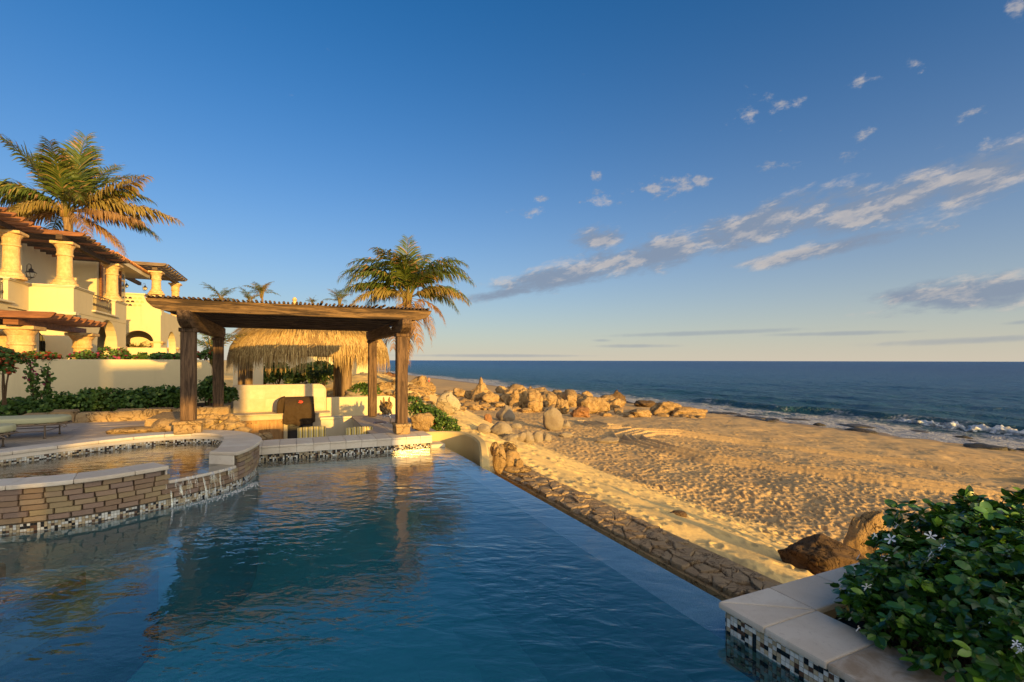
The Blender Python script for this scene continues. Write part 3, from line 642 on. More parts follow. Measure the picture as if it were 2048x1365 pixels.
def mosaic(mb, path, z0, z1, out, tile=0.025, w=(0.2, 0.36, 0.34, 0.1)):
    """tiles along a plan path (list of 2-D points); out = +1 puts them left of the path"""
    P = [Vector((p[0], p[1])) for p in path]; carry = 0
    for a, c in zip(P[:-1], P[1:]):
        L = (c - a).length
        if L < 1e-6: continue
        d = (c - a) / L; n = Vector((-d.y, d.x)) * out; s = carry
        while s + tile <= L + 1e-6:
            p = a + d * (s + 0.0015); q = a + d * (s + tile - 0.0015)
            for r in range(int(round((z1 - z0) / tile))):
                zz = z0 + r * tile; mb.m = random.choices((0, 1, 2, 3), w)[0]; o = n * 0.004
                mb.add([(p.x + o.x, p.y + o.y, zz + .001), (q.x + o.x, q.y + o.y, zz + .001), (q.x + o.x, q.y + o.y, zz + tile - .0015), (p.x + o.x, p.y + o.y, zz + tile - .0015),
                        (p.x, p.y, zz + .001), (q.x, q.y, zz + .001), (q.x, q.y, zz + tile - .0015), (p.x, p.y, zz + tile - .0015)], [(0, 1, 2, 3), (3, 2, 6, 7), (1, 0, 4, 5), (0, 3, 7, 4), (2, 1, 5, 6)])
            s += tile
        carry = s - L
    mb.m = 0
    return mb

# bar wall at the far end of the pool
t = thing('pool_bar_wall', 'low travertine wall between the pool and the sunken kitchen', 'wall', (-0.8, 8.9, 0))
MB().box(-3.2, 2.42, 8.89, 9.5, -1.6, .205).build('wall_core', MT['tile_grout'], t)
k = 0; u = -1.2
while u < 2.36:
    w_ = min(.262, 2.43 - u)
    MB().box(u + .0015, u + w_ - .0015, 8.855, 8.888, .105, .207).build('face_tile', MT['coping_stone'], t, bevel=.003)
    MB().box(u + .0015, u + w_ - .0015, 8.848, 9.52, .209, .245).build('coping_slab', MT['coping_stone'], t, bevel=.006)
    u += .262
mb = mosaic(MB(), [(-1.2, 8.888), (2.42, 8.888)], -.1, .1, -1, w=(.3, .2, .36, .14)); mb.build('mosaic_tiles', TILES, t)['kind'] = 'stuff'

# planter in the right foreground
t = thing('planter_box', 'travertine capped planter with a band of small mosaic tiles by the pool edge', 'planter', (2.43, 2.14, 0))
b = MB(); b.prism([(2.43, V0), (2.60, V0), (2.60, 1.97), (4.36, 1.97), (4.36, 2.14), (2.43, 2.14)], -2.4, .128); b.box(4.2, 4.36, V0, 1.96, -2.4, .128); b.build('planter_wall', MT['tile_grout'], t)
def slab(name, poly, m, z0=.13, z1=.17):
    return MB().prism(poly, z0, z1).build(name, MT[m], t, bevel=.012, seg=2)
g = .0015
slab('coping_slab', [(2.397 + g, 2.172), (2.855 - g, 2.172), (2.855 - g, 1.862)], 'coping_stone')
slab('coping_slab', [(2.397, 2.170), (2.853 - g, 1.856), (2.397, 1.856)], 'coping_stone')
u = 2.858
while u < 4.2: slab('coping_slab', [(u, 1.86), (u + .457, 1.86), (u + .457, 2.172), (u, 2.172)], 'coping_stone'); u += .46
v = 1.853; kk = 0
while v > -0.6:
    L = (.345, .40, .42)[min(kk, 2)]
    slab('coping_slab', [(2.397, v - L + .003), (2.853, v - L + .003), (2.853, v), (2.397, v)], 'brown_coping_stone' if kk == 1 else 'coping_stone'); v -= L; kk += 1
mb = mosaic(MB(), [(2.427, -0.6), (2.427, 2.14)], -.17, .13, 1, tile=.0255, w=(.2, .42, .28, .1)); mb = mosaic(mb, [(2.43, 2.143), (4.3, 2.143)], -.1, .13, 1); mb.build('mosaic_tiles', TILES, t)['kind'] = 'stuff'
b = MB(); n = 24
vs = [(2.86 + 1.36 * i / n, -0.8 + 2.66 * j / n, .10 + .03 * math.sin(i * 1.7) * math.cos(j * 2.1)) for j in range(n + 1) for i in range(n + 1)]
b.add(vs, [(j * (n + 1) + i, j * (n + 1) + i + 1, (j + 1) * (n + 1) + i + 1, (j + 1) * (n + 1) + i) for j in range(n) for i in range(n)]); b.build('planter_soil', MT['soil'], t, smooth=True)

# ---------------------------------------------------------------- raised spa, drawn in world axes
SP = [(-3.55, 6.27), (-3.62, 6.75), (-3.85, 7.35), (-4.45, 7.95), (-5.12, 8.12), (-5.74, 7.86), (-6.19, 7.38), (-6.49, 6.84), (-6.75, 6.3), (-6.98, 5.6), (-6.85, 4.9), (-6.25, 4.42), (-5.5, 4.36), (-4.80, 4.53), (-4.24, 4.86), (-3.86, 5.40), (-3.64, 5.85)]
def catmull(pts, n=24, closed=True):
    out = []; N = len(pts)
    for i in range(N if closed else N - 1):
        g_ = lambda k: Vector(pts[k % N]) if closed else Vector(pts[max(0, min(N - 1, k))])
        p0, p1, p2, p3 = g_(i - 1), g_(i), g_(i + 1), g_(i + 2)
        for j in range(n):
            s = j / n; out.append(0.5 * ((2 * p1) + (p2 - p0) * s + (2 * p0 - 5 * p1 + 4 * p2 - p3) * s * s + (3 * p1 - p0 - 3 * p2 + p3) * s ** 3))
    if not closed: out.append(Vector(pts[-1]))
    return out
def resample(path, step, closed=True):
    P = path + [path[0]] if closed else path
    d = [0]
    for a, c in zip(P[:-1], P[1:]): d.append(d[-1] + (c - a).length)
    n = max(2, round(d[-1] / step)); out = []; j = 0
    for i in range(n + (0 if closed else 1)):
        s = d[-1] * i / n
        while j < len(d) - 2 and d[j + 1] < s: j += 1
        out.append(P[j].lerp(P[j + 1], (s - d[j]) / max(1e-9, d[j + 1] - d[j])))
    return out
spa = resample(catmull(SP), 0.04); NS = len(spa)
def nrm(path, i):
    d = (path[(i + 1) % len(path)] - path[i - 1]).normalized(); return Vector((d.y, -d.x))     # outward for a counter-clockwise path
def offs(path, o): return [path[i] + nrm(path, i) * (o(i) if callable(o) else o) for i in range(len(path))]
def near_i(p): return min(range(NS), key=lambda i: (spa[i] - Vector(p)).length)
iA, iB = near_i((-3.86, 5.40)), near_i((-3.55, 6.20))      # the spill notch lies between these
notch = set(); i = iA
while i != iB: notch.add(i); i = (i + 1) % NS
def cw(i):      # the coping is broadest on the right hand side
    return 0.33 + 0.14 * math.exp(-((spa[i] - Vector((-3.8, 7.2))).length / 0.7) ** 2)
outer = offs(spa, 0.035); inner = offs(spa, lambda i: -cw(i)); wall_o = offs(spa, -0.02); wall_i = offs(spa, lambda i: -cw(i) + 0.03)
t = thing('spa_tub', 'raised round spa of brick with travertine coping spilling into the pool', 'hot tub', (-5.1, 6.3, 0), grid=False)
def ring(mb, a, c, za, zc, idx, close=True):
    """vertical or sloping strip between two index-matched paths"""
    for i in idx:
        j = (i + 1) % NS
        mb.add([(*a[i], za), (*a[j], za), (*c[j], zc), (*c[i], zc)], [(0, 1, 2, 3)])
    return mb
full = [i for i in range(NS) if i not in notch]; allr = list(range(NS)); nt_ = [i for i in range(NS) if i in notch]
core = offs(spa, -0.03)
b = MB(); ring(b, core, core, -1.55, .42, full); ring(b, core, core, -1.55, .262, nt_); ring(b, core, wall_i, .42, .42, full)
b.build('wall_core', MT['mortar'], t)
skin_ = offs(spa, -.018); b = MB(); ring(b, skin_, skin_, -1.55, -.022, allr); b.build('plaster_skin', MT['pool_plaster'], t)
b = MB(); ring(b, wall_i, wall_i, .03, .42, full); ring(b, wall_i, wall_i, .03, .27, nt_)
b.add([(*p, .03) for p in wall_i], [tuple(range(NS))]); b.build('spa_shell', MT['spa_plaster'], t)
# coping slabs
def slabs(idxs, per, z0, z1, o, i_, name='coping_slab'):
    run = []
    order = sorted(idxs, key=lambda i: (i - iB) % NS)
    for k in range(0, len(order), per):
        seg = order[k:k + per]
        if len(seg) < 2: continue
        e = (seg[-1] + 1) % NS; chain = seg + [e]
        po = [o[i] for i in chain]; pi = [i_[i] for i in reversed(chain)]
        d0 = (po[1] - po[0]).normalized() * .002
        poly = [(p.x, p.y) for p in po] + [(p.x, p.y) for p in pi]
        poly[0] = (po[0].x + d0.x, po[0].y + d0.y); poly[-1] = (pi[-1].x + d0.x, pi[-1].y + d0.y)
        MB().prism(poly, z0, z1).build(name, MT['coping_stone'], t, bevel=.012, seg=2)
slabs(full, 12, .425, .47, outer, inner)
slabs(nt_, 7, .264, .302, outer, offs(spa, -.22), 'spill_slab')
# tile band inside and at the pool waterline outside
b = MB()
b = mosaic(b, [wall_i[i] for i in sorted(full, key=lambda i: (i - iB) % NS)], .295, .37, 1)
b.build('mosaic_tiles', TILES, t)['kind'] = 'stuff'
b = MB(); ring(b, offs(wall_i, -.012), offs(wall_i, -.012), .372, .424, full); b.build('inner_band', MT['coping_stone'], t)
vis = [i for i in range(NS) if spa[i].x > -6.3 and (spa[i].y < 5.2 or spa[i].x > -4.6) and not (spa[i].x < -4.0 and spa[i].y > 6.5)]
vis = sorted(vis, key=lambda i: (i - near_i((-5.9, 4.36))) % NS)
b = MB(); b = mosaic(b, [core[i] - Vector((0, 0)) for i in vis], -.02, .08, -1, w=(.16, .40, .36, .08)); b.build('mosaic_tiles', TILES, t)['kind'] = 'stuff'
# returns at both ends of the notch
for i, s_ in ((iA, 1), (iB, -1)):
    p, q = outer[i], inner[i]; d = (q - p); e = Vector((-d.y, d.x)).normalized() * .02 * s_
    MB().prism([tuple(p + d * .12), tuple(q), tuple(q + e), tuple(p + d * .12 + e)], .1, .424).build('notch_return', MT['coping_stone'], t)
# bricks, each one an object
bm_v = []
for k in range(7):
    q = MB().box(-.5, .5, -.03, .03, -.5, .5); o = q.build('brick', MT['brick_stone'], None, bevel=.0)
    me = o.data; bpy.data.objects.remove(o)
    bm = bmesh.new(); bm.from_mesh(me)
    for vv in bm.verts: vv.co += Vector((random.uniform(-.02, .02), random.uniform(-.004, .004), random.uniform(-.05, .05)))
    bmesh.ops.bevel(bm, geom=list(bm.edges), offset=.035, segments=1, affect='EDGES'); 
    for vv in bm.verts: vv.co.y *= 1.0
    bm.to_mesh(me); bm.free(); bm_v.append(me)
start = near_i((-6.1, 4.40)); path = []; i = start
while i != near_i((-4.15, 7.65)): path.append(i); i = (i + 1) % NS
dist = [0]
for a, c in zip(path[:-1], path[1:]): dist.append(dist[-1] + (core[c] - core[a]).length)
def on_path(s):
    j = 0
    while j < len(dist) - 2 and dist[j + 1] < s: j += 1
    a, c = core[path[j]], core[path[j + 1]]; return a.lerp(c, (s - dist[j]) / max(1e-6, dist[j + 1] - dist[j])), path[j]
for row in range(6):
    s = random.uniform(-.1, 0); z0 = .096 + row * .0545
    while s < dist[-1] - .1:
        L = random.uniform(.135, .205)
        if s > 0:
            a, ia = on_path(s); c, ic = on_path(min(s + L, dist[-1])); _, im = on_path(min(s + L / 2, dist[-1]))
            if not (im in notch and row > 2):
                d = (c - a); o = link('brick', random.choice(bm_v), t)
                mid = (a + c) / 2 + nrm(core, im) * random.uniform(.004, .016)
                o.location = Vector((mid.x, mid.y, z0 + .027)) - Vector((-5.1, 6.3, 0)); o.rotation_euler = (0, random.uniform(-.012, .012), math.atan2(d.y, d.x))
                o.scale = (d.length - .0035, .8, .0505)
        s += L
b = MB(); b.add([(*p, .31) for p in offs(wall_i, .0)], [tuple(range(NS))])
for i in nt_:
    j = (i + 1) % NS; b.add([(*wall_i[i], .31), (*wall_i[j], .31), (*outer[j], .306), (*outer[i], .306)], [(0, 1, 2, 3)])
b.build('spa_water', MT['spa_water'], t)
fo = offs(spa, .05)
b = MB()
for i in nt_:
    j = (i + 1) % NS
    for (ra, za), (rc, zc) in (((.036, .306), (.052, .27)), ((.052, .27), (.075, .12)), ((.075, .12), (.085, 0))):
        n1_, n2_ = nrm(spa, i), nrm(spa, j)
        b.add([(*(spa[i] + n1_ * ra), za), (*(spa[j] + n2_ * ra), za), (*(spa[j] + n2_ * rc), zc), (*(spa[i] + n1_ * rc), zc)], [(0, 1, 2, 3)])
b.build('water_sheet', MT['falling_water'], t, smooth=True)
b = MB()
for k in range(340):
    i = random.choice(nt_ + [(iB + q) % NS for q in range(8)]); p = spa[i] + nrm(spa, i) * (.09 + abs(random.gauss(0, .06))) + Vector((random.gauss(0, .02), random.gauss(0, .02)))
    r_ = random.uniform(.003, .009); b.lathe([(r_ * .8, .0), (r_, r_ * .6), (r_ * .4, r_ * 1.2)], (p.x, p.y, 0.001), 6)
b.build('splash_foam', MT['sea_foam'], t)['kind'] = 'stuff'

# ---------------------------------------------------------------- terrace beside the spa
TZ = .36
tb = [spa[i] for i in sorted(range(NS), key=lambda i: (i - near_i((-3.70, 7.0))) % NS) if True]
back = [spa[i] for i in range(NS) if (i >= near_i((-4.62, 8.02)) and i <= near_i((-6.98, 5.6)))]
poly = [(p.x, p.y) for p in back] + [(-7.6, 5.2), (-9, 4.6), (-24, 2), (-24, 30), (W(-1.9, 22).x, W(-1.9, 22).y), (W(-1.9, 11.3).x, W(-1.9, 11.3).y), (W(-1.2, 10.0).x, W(-1.2, 10.0).y), (W(-1.2, 9.3).x, W(-1.2, 9.3).y)]
tf = bpy.data.objects.new('terrace_floor', None); COL.objects.link(tf); tf['kind'] = 'structure'; ORG[tf.name] = Vector((0, 0, 0))
MB().prism(poly, -2.4, TZ - .012).build('floor_slab', MT['tile_grout'], tf)
pv = MB().box(-.5, .5, -.5, .5, -.015, 0).build('paver', MT['floor_paver'], None, bevel=.006); pvm = pv.data; bpy.data.objects.remove(pv)
def inside(x, y, P):
    c = False; j = len(P) - 1
    for i in range(len(P)):
        if (P[i][1] > y) != (P[j][1] > y) and x < (P[j][0] - P[i][0]) * (y - P[i][1]) / (P[j][1] - P[i][1]) + P[i][0]: c = not c
        j = i
    return c
r = 0; v = 6.2; npv = 0
while v < 13.0:
    u = -9.6 + (r % 2) * .3
    while u < -1.4:
        cs = [W(u + a, v + c_) for a in (-.29, .29) for c_ in (-.2, .2)]
        if all(inside(p.x, p.y, poly) for p in cs) and cs[0].x / cs[0].y > -1.16 and npv < 298:
            o = link('paver', pvm, tf, W(u, v, TZ + random.uniform(-.002, .002))); o.rotation_euler = (0, 0, RZ); o.scale = (.594, .404, 1); npv += 1
        u += .6
    v += .41; r += 1
# flat flagstones lying at the back of the spa
for (px, py, L, wd, hh) in ((243, 870, .55, .28, .07),):
    p = on(px, py, TZ); o = link('flat_stone', rock_mesh('flat_stone', L / 1.6, wd, hh, 5, 7, .06, 3, 'wall_stone'), None, p + Vector((0, .2, .02)))
    o.rotation_euler = (0, 0, .5); tag(o, 'flat golden flagstone lying on the terrace behind the spa', 'stone')
for (x0, x1, yt, yb, lb) in ((281, 346, 838, 868, 'squarish golden stone block standing beside the pergola post on the terrace'),):
    p = on((x0 + x1) / 2, yb, TZ); w_ = (x1 - x0) / FPX * p.y
    o = link('stone_block', rock_mesh('stone_block', w_ / 2, .2, .16, 21, 7, .05, 3, 'wall_stone', cut=(.7, .8)), None, p + Vector((0, .2, .08))); tag(o, lb, 'stone')

# ---------------------------------------------------------------- crazy paving along the infinity edge
fs = bpy.data.objects.new('flagstone_path', None); COL.objects.link(fs); fs['kind'] = 'structure'; fs.rotation_euler = (0, 0, RZ); ORG[fs.name] = Vector((0, 0, 0))
MB().box(3.80, 4.56, -1.0, 9.0, -1.5, -.615).build('path_bed', MT['wall_stone'], fs)
cell = .17; nu_, nv_ = 4, 54; J = {}
for a in range(nu_ + 1):
    for c_ in range(nv_ + 1):
        edge = a in (0,)
        J[a, c_] = (3.82 + a * cell * 1.02 + (random.uniform(0, .05) if edge else random.uniform(-.065, .065)), -0.2 + (c_ + .45 * (a % 2)) * cell * 1.02 + random.uniform(-.065, .065))
for a in range(nu_):
    for c_ in range(nv_):
        P = [Vector(J[a, c_]), Vector(J[a + 1, c_]), Vector(J[a + 1, c_ + 1]), Vector(J[a, c_ + 1])]; m_ = sum(P, Vector((0, 0))) / 4
        Q = []
        for i in range(4):
            p, q = P[i], P[(i + 1) % 4]; Q.append(p.lerp(q, .10) + (m_ - p) * .05); Q.append(p.lerp(q, .5) + (m_ - p.lerp(q, .5)) * random.uniform(.02, .09)); Q.append(p.lerp(q, .90) + (m_ - q) * .05); 
        zt = -.585 + random.uniform(-.015, .035) - .02 * (a == nu_ - 1)
        MB().prism([(p.x, p.y) for p in Q], -.66, zt).build('flagstone', MT['flag_stone'], fs, bevel=.012, jit=.006)
# ---------------------------------------------------------------- curved stucco wall at the end of the infinity edge
t = thing('curved_wall', 'curved stucco wall closing the far end of the infinity edge', 'wall', (2.9, 8.5, 0))
cw_ = catmull([(2.40, 9.30), (2.75, 9.25), (3.02, 9.0), (3.08, 8.55), (3.00, 8.0), (2.86, 7.5), (2.74, 7.15)], 8, False)
n = len(cw_); b = MB()
def cn(i):
    d = (cw_[min(i + 1, n - 1)] - cw_[max(i - 1, 0)]).normalized(); return Vector((-d.y, d.x))
prof = []
for i in range(n):
    s = i / (n - 1); zt = .24 - max(0, (s - .70) / .30) ** 2.0 * .27; prof.append(zt)
for i in range(n):
    nn = cn(i); a = cw_[i] - nn * .0; o = cw_[i] + nn * .15; zt = prof[i]
    b.v += [(a.x, a.y, -1.6), (a.x, a.y, zt - .03), (a.x + nn.x * .03, a.y + nn.y * .03, zt), (o.x - nn.x * .03, o.y - nn.y * .03, zt), (o.x, o.y, zt - .03), (o.x, o.y, -1.6)]
for i in range(n - 1):
    for k in range(5): b.f.append((i * 6 + k, i * 6 + k + 1, (i + 1) * 6 + k + 1, (i + 1) * 6 + k)); b.mi.append(0)
b.f += [tuple(range(6)), tuple(range((n - 1) * 6, n * 6))]; b.mi += [0, 0]
b.build('stucco_wall', MT['sand_stucco'], t, smooth=False)
MB().box(2.42, 2.70, 8.9, 9.3, -.05, .06).build('ledge', MT['pale_stucco'], t, bevel=.01)

# ---------------------------------------------------------------- pergola
PU, PV = (-1.49, 1.957), (9.34, 12.94)
t = thing('pergola', 'dark weathered timber pergola over the sunken kitchen beside the pool', 'pergola', (.23, 11.1, .2))
hw = .102
for iu, u in enumerate(PU):
    for iv, v in enumerate(PV):
        zb = {(0, 0): .665, (1, 0): .44, (0, 1): .50, (1, 1): .20}[iu, iv]
        o = MB().box(u - hw, u + hw, v - hw, v + hw, zb, 2.16).build('post', MT['post_wood'], t, bevel=.012)
        c = MB().box(u - hw - .02, u + hw + .02, v - hw - .02, v + hw + .02, 2.10, 2.165).build('collar', MT['post_wood'], o, bevel=.006)
        if (iu, iv) != (1, 1):
            pb = {(0, 0): (.46, .30, .26), (1, 0): (.245, .21, .34), (0, 1): (.36, .24, .24)}[iu, iv]
            z0, hx, hy = pb
            p_ = MB().box(u - hx * .62, u + hx * .62, v - hy * .5, v + hy * .62, z0, zb - .045).build('pedestal', MT['wall_stone'], t, bevel=.015, jit=.004)
            MB().box(u - hx * .70, u + hx * .70, v - hy * .58, v + hy * .70, zb - .05, zb + .002).build('pedestal_cap', MT['wall_stone'], t, bevel=.012, jit=.004)
for u in PU:      # cross beams along v, with shaped noses
    h0, h1 = 2.165, 2.415
    pr = [(0, 9.34 - .48, h1), (0, 9.34 - .48, h0 + .16), (0, 9.34 - .42, h0 + .08), (0, 9.34 - .30, h0 + .03), (0, 9.34 - .2, h0), (0, 13.2, h0), (0, 13.4, h0 + .05), (0, 13.5, h0 + .14), (0, 13.5, h1)]
    MB().extr(pr, (u - .085, 0, 0), (u + .085, 0, 0)).build('cross_beam', MT['cross_wood'], t, bevel=.01)
def curved_beam(u0, u1, v, z0, z1, th, m, name):
    e = .30
    pr = [(u0, 0, z1), (u0 + .02, 0, z1 - .06), (u0 + .10, 0, z0 + .05), (u0 + .22, 0, z0 + .012), (u0 + e, 0, z0), (u1 - e, 0, z0), (u1 - .22, 0, z0 + .012), (u1 - .10, 0, z0 + .05), (u1 - .02, 0, z1 - .06), (u1, 0, z1)]
    return MB().extr(pr, (0, v - th / 2, 0), (0, v + th / 2, 0)).build(name, MT[m], t, bevel=.008)
curved_beam(-2.03, 2.50, 9.22, 2.417, 2.612, .14, 'beam_wood', 'front_beam')
for k in range(7): curved_beam(-2.0, 2.45, 9.75 + k * .58, 2.417, 2.60, .09, 'dark_wood', 'rafter')
ns = 66
for k in range(ns):
    u = -2.0 + 4.42 * k / (ns - 1) + random.uniform(-.006, .006); r_ = random.uniform(.017, .024); z = 2.613 + r_ + (random.random() < .04) * .035; sg = random.uniform(-.01, .012)
    MB().tube([(u, 9.12 + random.uniform(-.05, .02), z), (u + sg, 11.4, z + .004), (u + random.uniform(-.012, .012), 13.55 + random.uniform(-.06, .06), z)], [r_, r_ * random.uniform(.85, 1.1), r_], 6).build('roof_pole', MT['dark_wood'], t)
p = at(783, 656, 9.5); lamp = thing('spot_lamp', 'small metal spot lamp fixed to the pergola cross beam at right', 'lamp', p, grid=False)
b = MB(); b.tube([p + Vector((-.02, 0, .02)), p + Vector((.015, -.06, -.02))], [.028, .036], 10); b.build('lamp_head', MT['chrome'], lamp, smooth=True)
b = MB(); b.tube([p + Vector((.05, .02, .05)), p + Vector((-.01, 0, .02))], .008, 6); b.build('bracket', MT['iron'], lamp)

# ---------------------------------------------------------------- sunken kitchen
KZ = -.80
kf = MB().box(-1.9, 3.3, 9.5, 16.3, KZ - .1, KZ).build('kitchen_floor', MT['floor_paver'], None); kf.rotation_euler = (0, 0, RZ); kf['kind'] = 'structure'
t = thing('outdoor_kitchen', 'travertine outdoor kitchen counter with tall tiled backsplash and wooden cabinets', 'kitchen', (-.2, 15.7, KZ))
b = MB(); R_ = .22; zt = .92
arc = [(1.03 - R_ + R_ * math.sin(a), 0, zt - R_ + R_ * math.cos(a)) for a in [k * math.pi / 2 / 8 for k in range(9)]]
b.extr([(-1.47, 0, KZ), (-1.47, 0, zt)] + arc + [(1.03, 0, KZ)], (0, 15.955, 0), (0, 16.22, 0)); b.build('backsplash_core', MT['travertine'], t, bevel=.008)
# veneer tiles on the backsplash, butted with fine joints
rows = [(.16, .50), (.505, .78)]
for z0, z1 in rows:
    u = -1.455
    while u < .98:
        u1 = min(u + .405, 1.0)
        MB().box(u + .0015, u1 - .0015, 15.945, 15.954, z0, z1).build('backsplash_tile', MT['travertine'], t); u += .405
for u0, u1, zc, m in ((-1.47, -.14, .125, 'travertine'), (.62, 1.12, .10, 'travertine')):
    MB().box(u0, u1, 15.25, 15.94, zc - .04, zc).build('counter_top', MT[m], t, bevel=.01)
    MB().box(u0 + .015, u1 - .015, 15.285, 15.30, zc - .17, zc - .042).build('counter_apron', MT[m], t, bevel=.004)
MB().box(-1.45, -.16, 15.34, 15.93, KZ, -.045).build('cabinet_carcass', MT['cabinet_wood'], t)
MB().box(-.155, -.05, 15.27, 15.93, KZ, .08).build('pillar', MT['cream_stucco'], t, bevel=.01)
MB().box(.62, 1.1, 15.32, 15.93, KZ, -.07).build('right_carcass', MT['travertine'], t)
for k in range(3):
    u0 = -1.42 + k * .42
    d = MB().box(u0, u0 + .405, 15.315, 15.338, KZ + .06, -.06).build('cabinet_door', MT['cabinet_wood'], t, bevel=.004)
    MB().box(u0 + .07, u0 + .335, 15.305, 15.314, KZ + .14, -.14).build('door_panel', MT['cabinet_wood'], d, bevel=.004)
    MB().lathe([(.006, 0), (.014, .01), (.014, .02), (.005, .026)], (u0 + (.37 if k % 2 == 0 else .035), 15.30, -.13), 8).build('knob', MT['iron'], d)
MB().box(-.045, .62, 15.36, 15.93, KZ, -.10).build('grill_base', MT['dark_steel'], t)
for u in (.0, .32): 
    d = MB().box(u, u + .29, 15.33, 15.355, KZ + .08, -.20).build('steel_door', MT['dark_steel'], t, bevel=.004)
    MB().tube([(u + .05, 15.31, -.26), (u + .24, 15.31, -.26)], .01, 6).build('handle', MT['chrome'], d)
for u in (-1.08, .06 - .19):
    MB().box(u - .04, u + .04, 15.935, 15.944, .19, .30).build('outlet_plate', MT['travertine'], t, bevel=.003)
# grill under its cover
t = thing('grill', 'barbecue grill under a brown cloth cover with a small red emblem', 'grill', (.30, 15.5, .08))
b = MB(); n_ = 26; m_ = 16; vs = []
prof = [(-.02, .0), (-.05, .17), (-.04, .42), (.02, .52), (.12, .60), (.24, .655), (.40, .66), (.52, .60), (.56, .4), (.56, .0)]
U0, U1 = -.16, .68
def gp(s):
    k = s * (len(prof) - 1); i = min(int(k), len(prof) - 2); f_ = k - i; return [prof[i][q] * (1 - f_) + prof[i + 1][q] * f_ for q in (0, 1)]
for i in range(n_ + 1):
    a = i / n_; uu = U0 + (U1 - U0) * a
    for j in range(m_ + 1):
        dy, dz = gp(j / m_); hang = .06 * math.sin(a * math.pi) + .02 * math.sin(a * 17)
        low = max(0, 1 - dz / .35); fold = .018 * math.sin(a * 24 + j * .5) * low
        side = (1 if a < .04 or a > .96 else 0)
        vs.append((uu + (.03 if a == 0 else -.03 if a == 1 else 0) * (dz > .3), 15.22 + dy + fold, -.16 + dz - hang * low * .0 + (.86 - .16) * 0 + (-.0) + dz * .12 - (hang * low)))
b.add(vs, [(i * (m_ + 1) + j, (i + 1) * (m_ + 1) + j, (i + 1) * (m_ + 1) + j + 1, i * (m_ + 1) + j + 1) for i in range(n_) for j in range(m_)])
b.add([vs[j] for j in range(m_ + 1)], [tuple(range(m_ + 1))]); b.add([vs[n_ * (m_ + 1) + j] for j in range(m_ + 1)], [tuple(range(m_ + 1))])
gc = b.build('grill_cover', MT['grill_cover_cloth'], t, smooth=False)
b = MB(); b.extr([(-.33, 0, .10), (-.33, 0, .34), (-.31, 0, .46), (-.25, 0, .55), (-.12, 0, .60), (-.12, 0, .10)], (0, 15.30, 0), (0, 15.75, 0)); b.build('side_flap', MT['grill_cover_cloth'], t, bevel=.02)
# emblem: a red crescent with a short bar and two claws
c0 = Vector((.29, 0, .445)); em = MB()
def epts(L): return [(c0.x + x * .0125, 0, c0.z + z * .0125) for x, z in L]
for L in ([(-5.5, -1.2), (-3, -.2), (0, .2), (2.4, -.3), (4.2, -1.6), (3, -2.6), (.5, -3.0), (-2.5, -2.5)], [(-3.4, 1.2), (-1, 2.6), (1.8, 2.7), (4.2, 1.6), (5.2, -.2), (4.2, -1.2), (2.6, .2), (0, .9)], [(-4.4, 1.6), (-3.5, 2.6), (-1.6, 3.2), (-2.6, 1.9)]):
    em.extr(epts(L), (0, 15.200, 0), (0, 15.212, 0))
em.build('emblem', MT['red_print'], gc)
# wall behind, bar counter, sink, tap
t = thing('cream_wall', 'low cream stucco wall behind the bar counter', 'wall', (2.1, 16.2, KZ))
b = MB(); b.extr([(1.04, 0, KZ), (1.04, 0, .49), (2.95, 0, .49), (3.08, 0, .46), (3.16, 0, .38), (3.18, 0, .25), (3.18, 0, KZ)], (0, 16.0, 0), (0, 16.2, 0)); b.build('stucco_wall', MT['cream_stucco'], t, bevel=.012)
t = thing('bar_counter', 'tiled bar counter with a small round sink next to the pergola post', 'counter', (2.0, 11.4, KZ))
b = MB(); b.prism([(1.52, 9.56), (2.75, 9.56), (2.75, 13.35), (.72, 13.35), (.72, 13.15), (1.50, 13.1)], KZ, .135); b.build('counter_body', MT['pale_stucco'], t, bevel=.01)
for k in range(9):
    v0 = 9.56 + k * .42
    for j in range(3):
        u0 = 1.47 + j * .44
        MB().box(u0 + .002, u0 + .438, v0 + .002, v0 + .418, .138, .180).build('counter_tile', MT['floor_paver'], t, bevel=.004)
MB().box(.70, 1.468, 13.12, 13.37, .138, .20).build('ledge', MT['pale_stucco'], t, bevel=.01)
sk = on(760, 847, .18); su_, sv_ = UV(sk.x, sk.y)
b = MB(); b.lathe([(.145, .181), (.15, .190), (.165, .190), (.17, .181)], (su_, sv_, 0), 28); b.build('sink_rim', MT['chrome'], t, smooth=True)
b = MB(); b.lathe([(.145, .1835), (.10, .1825), (.01, .182)], (su_, sv_, 0), 28); b.build('sink_bowl', MT['dark_steel'], t)
tp = on(781, 848, .18); t = thing('tap', 'chrome swan neck tap beside the round bar sink', 'tap', tp, grid=False)
b = MB(); pts = [tp + Vector(q) for q in ((0, 0, 0), (0, 0, .12), (-.004, 0, .17), (-.03, -.01, .195), (-.07, -.02, .19), (-.12, -.03, .165), (-.155, -.04, .15), (-.165, -.04, .125))]
b.tube(pts, [.016, .014, .013, .012, .012, .011, .011, .012], 8); b.build('spout', MT['chrome'], t, smooth=True)
b = MB(); b.tube([tp + Vector((.002, 0, .17)), tp + Vector((-.02, 0, .225)), tp + Vector((-.05, 0, .235))], [.012, .009, .007], 6); b.build('handle', MT['chrome'], t, smooth=True)
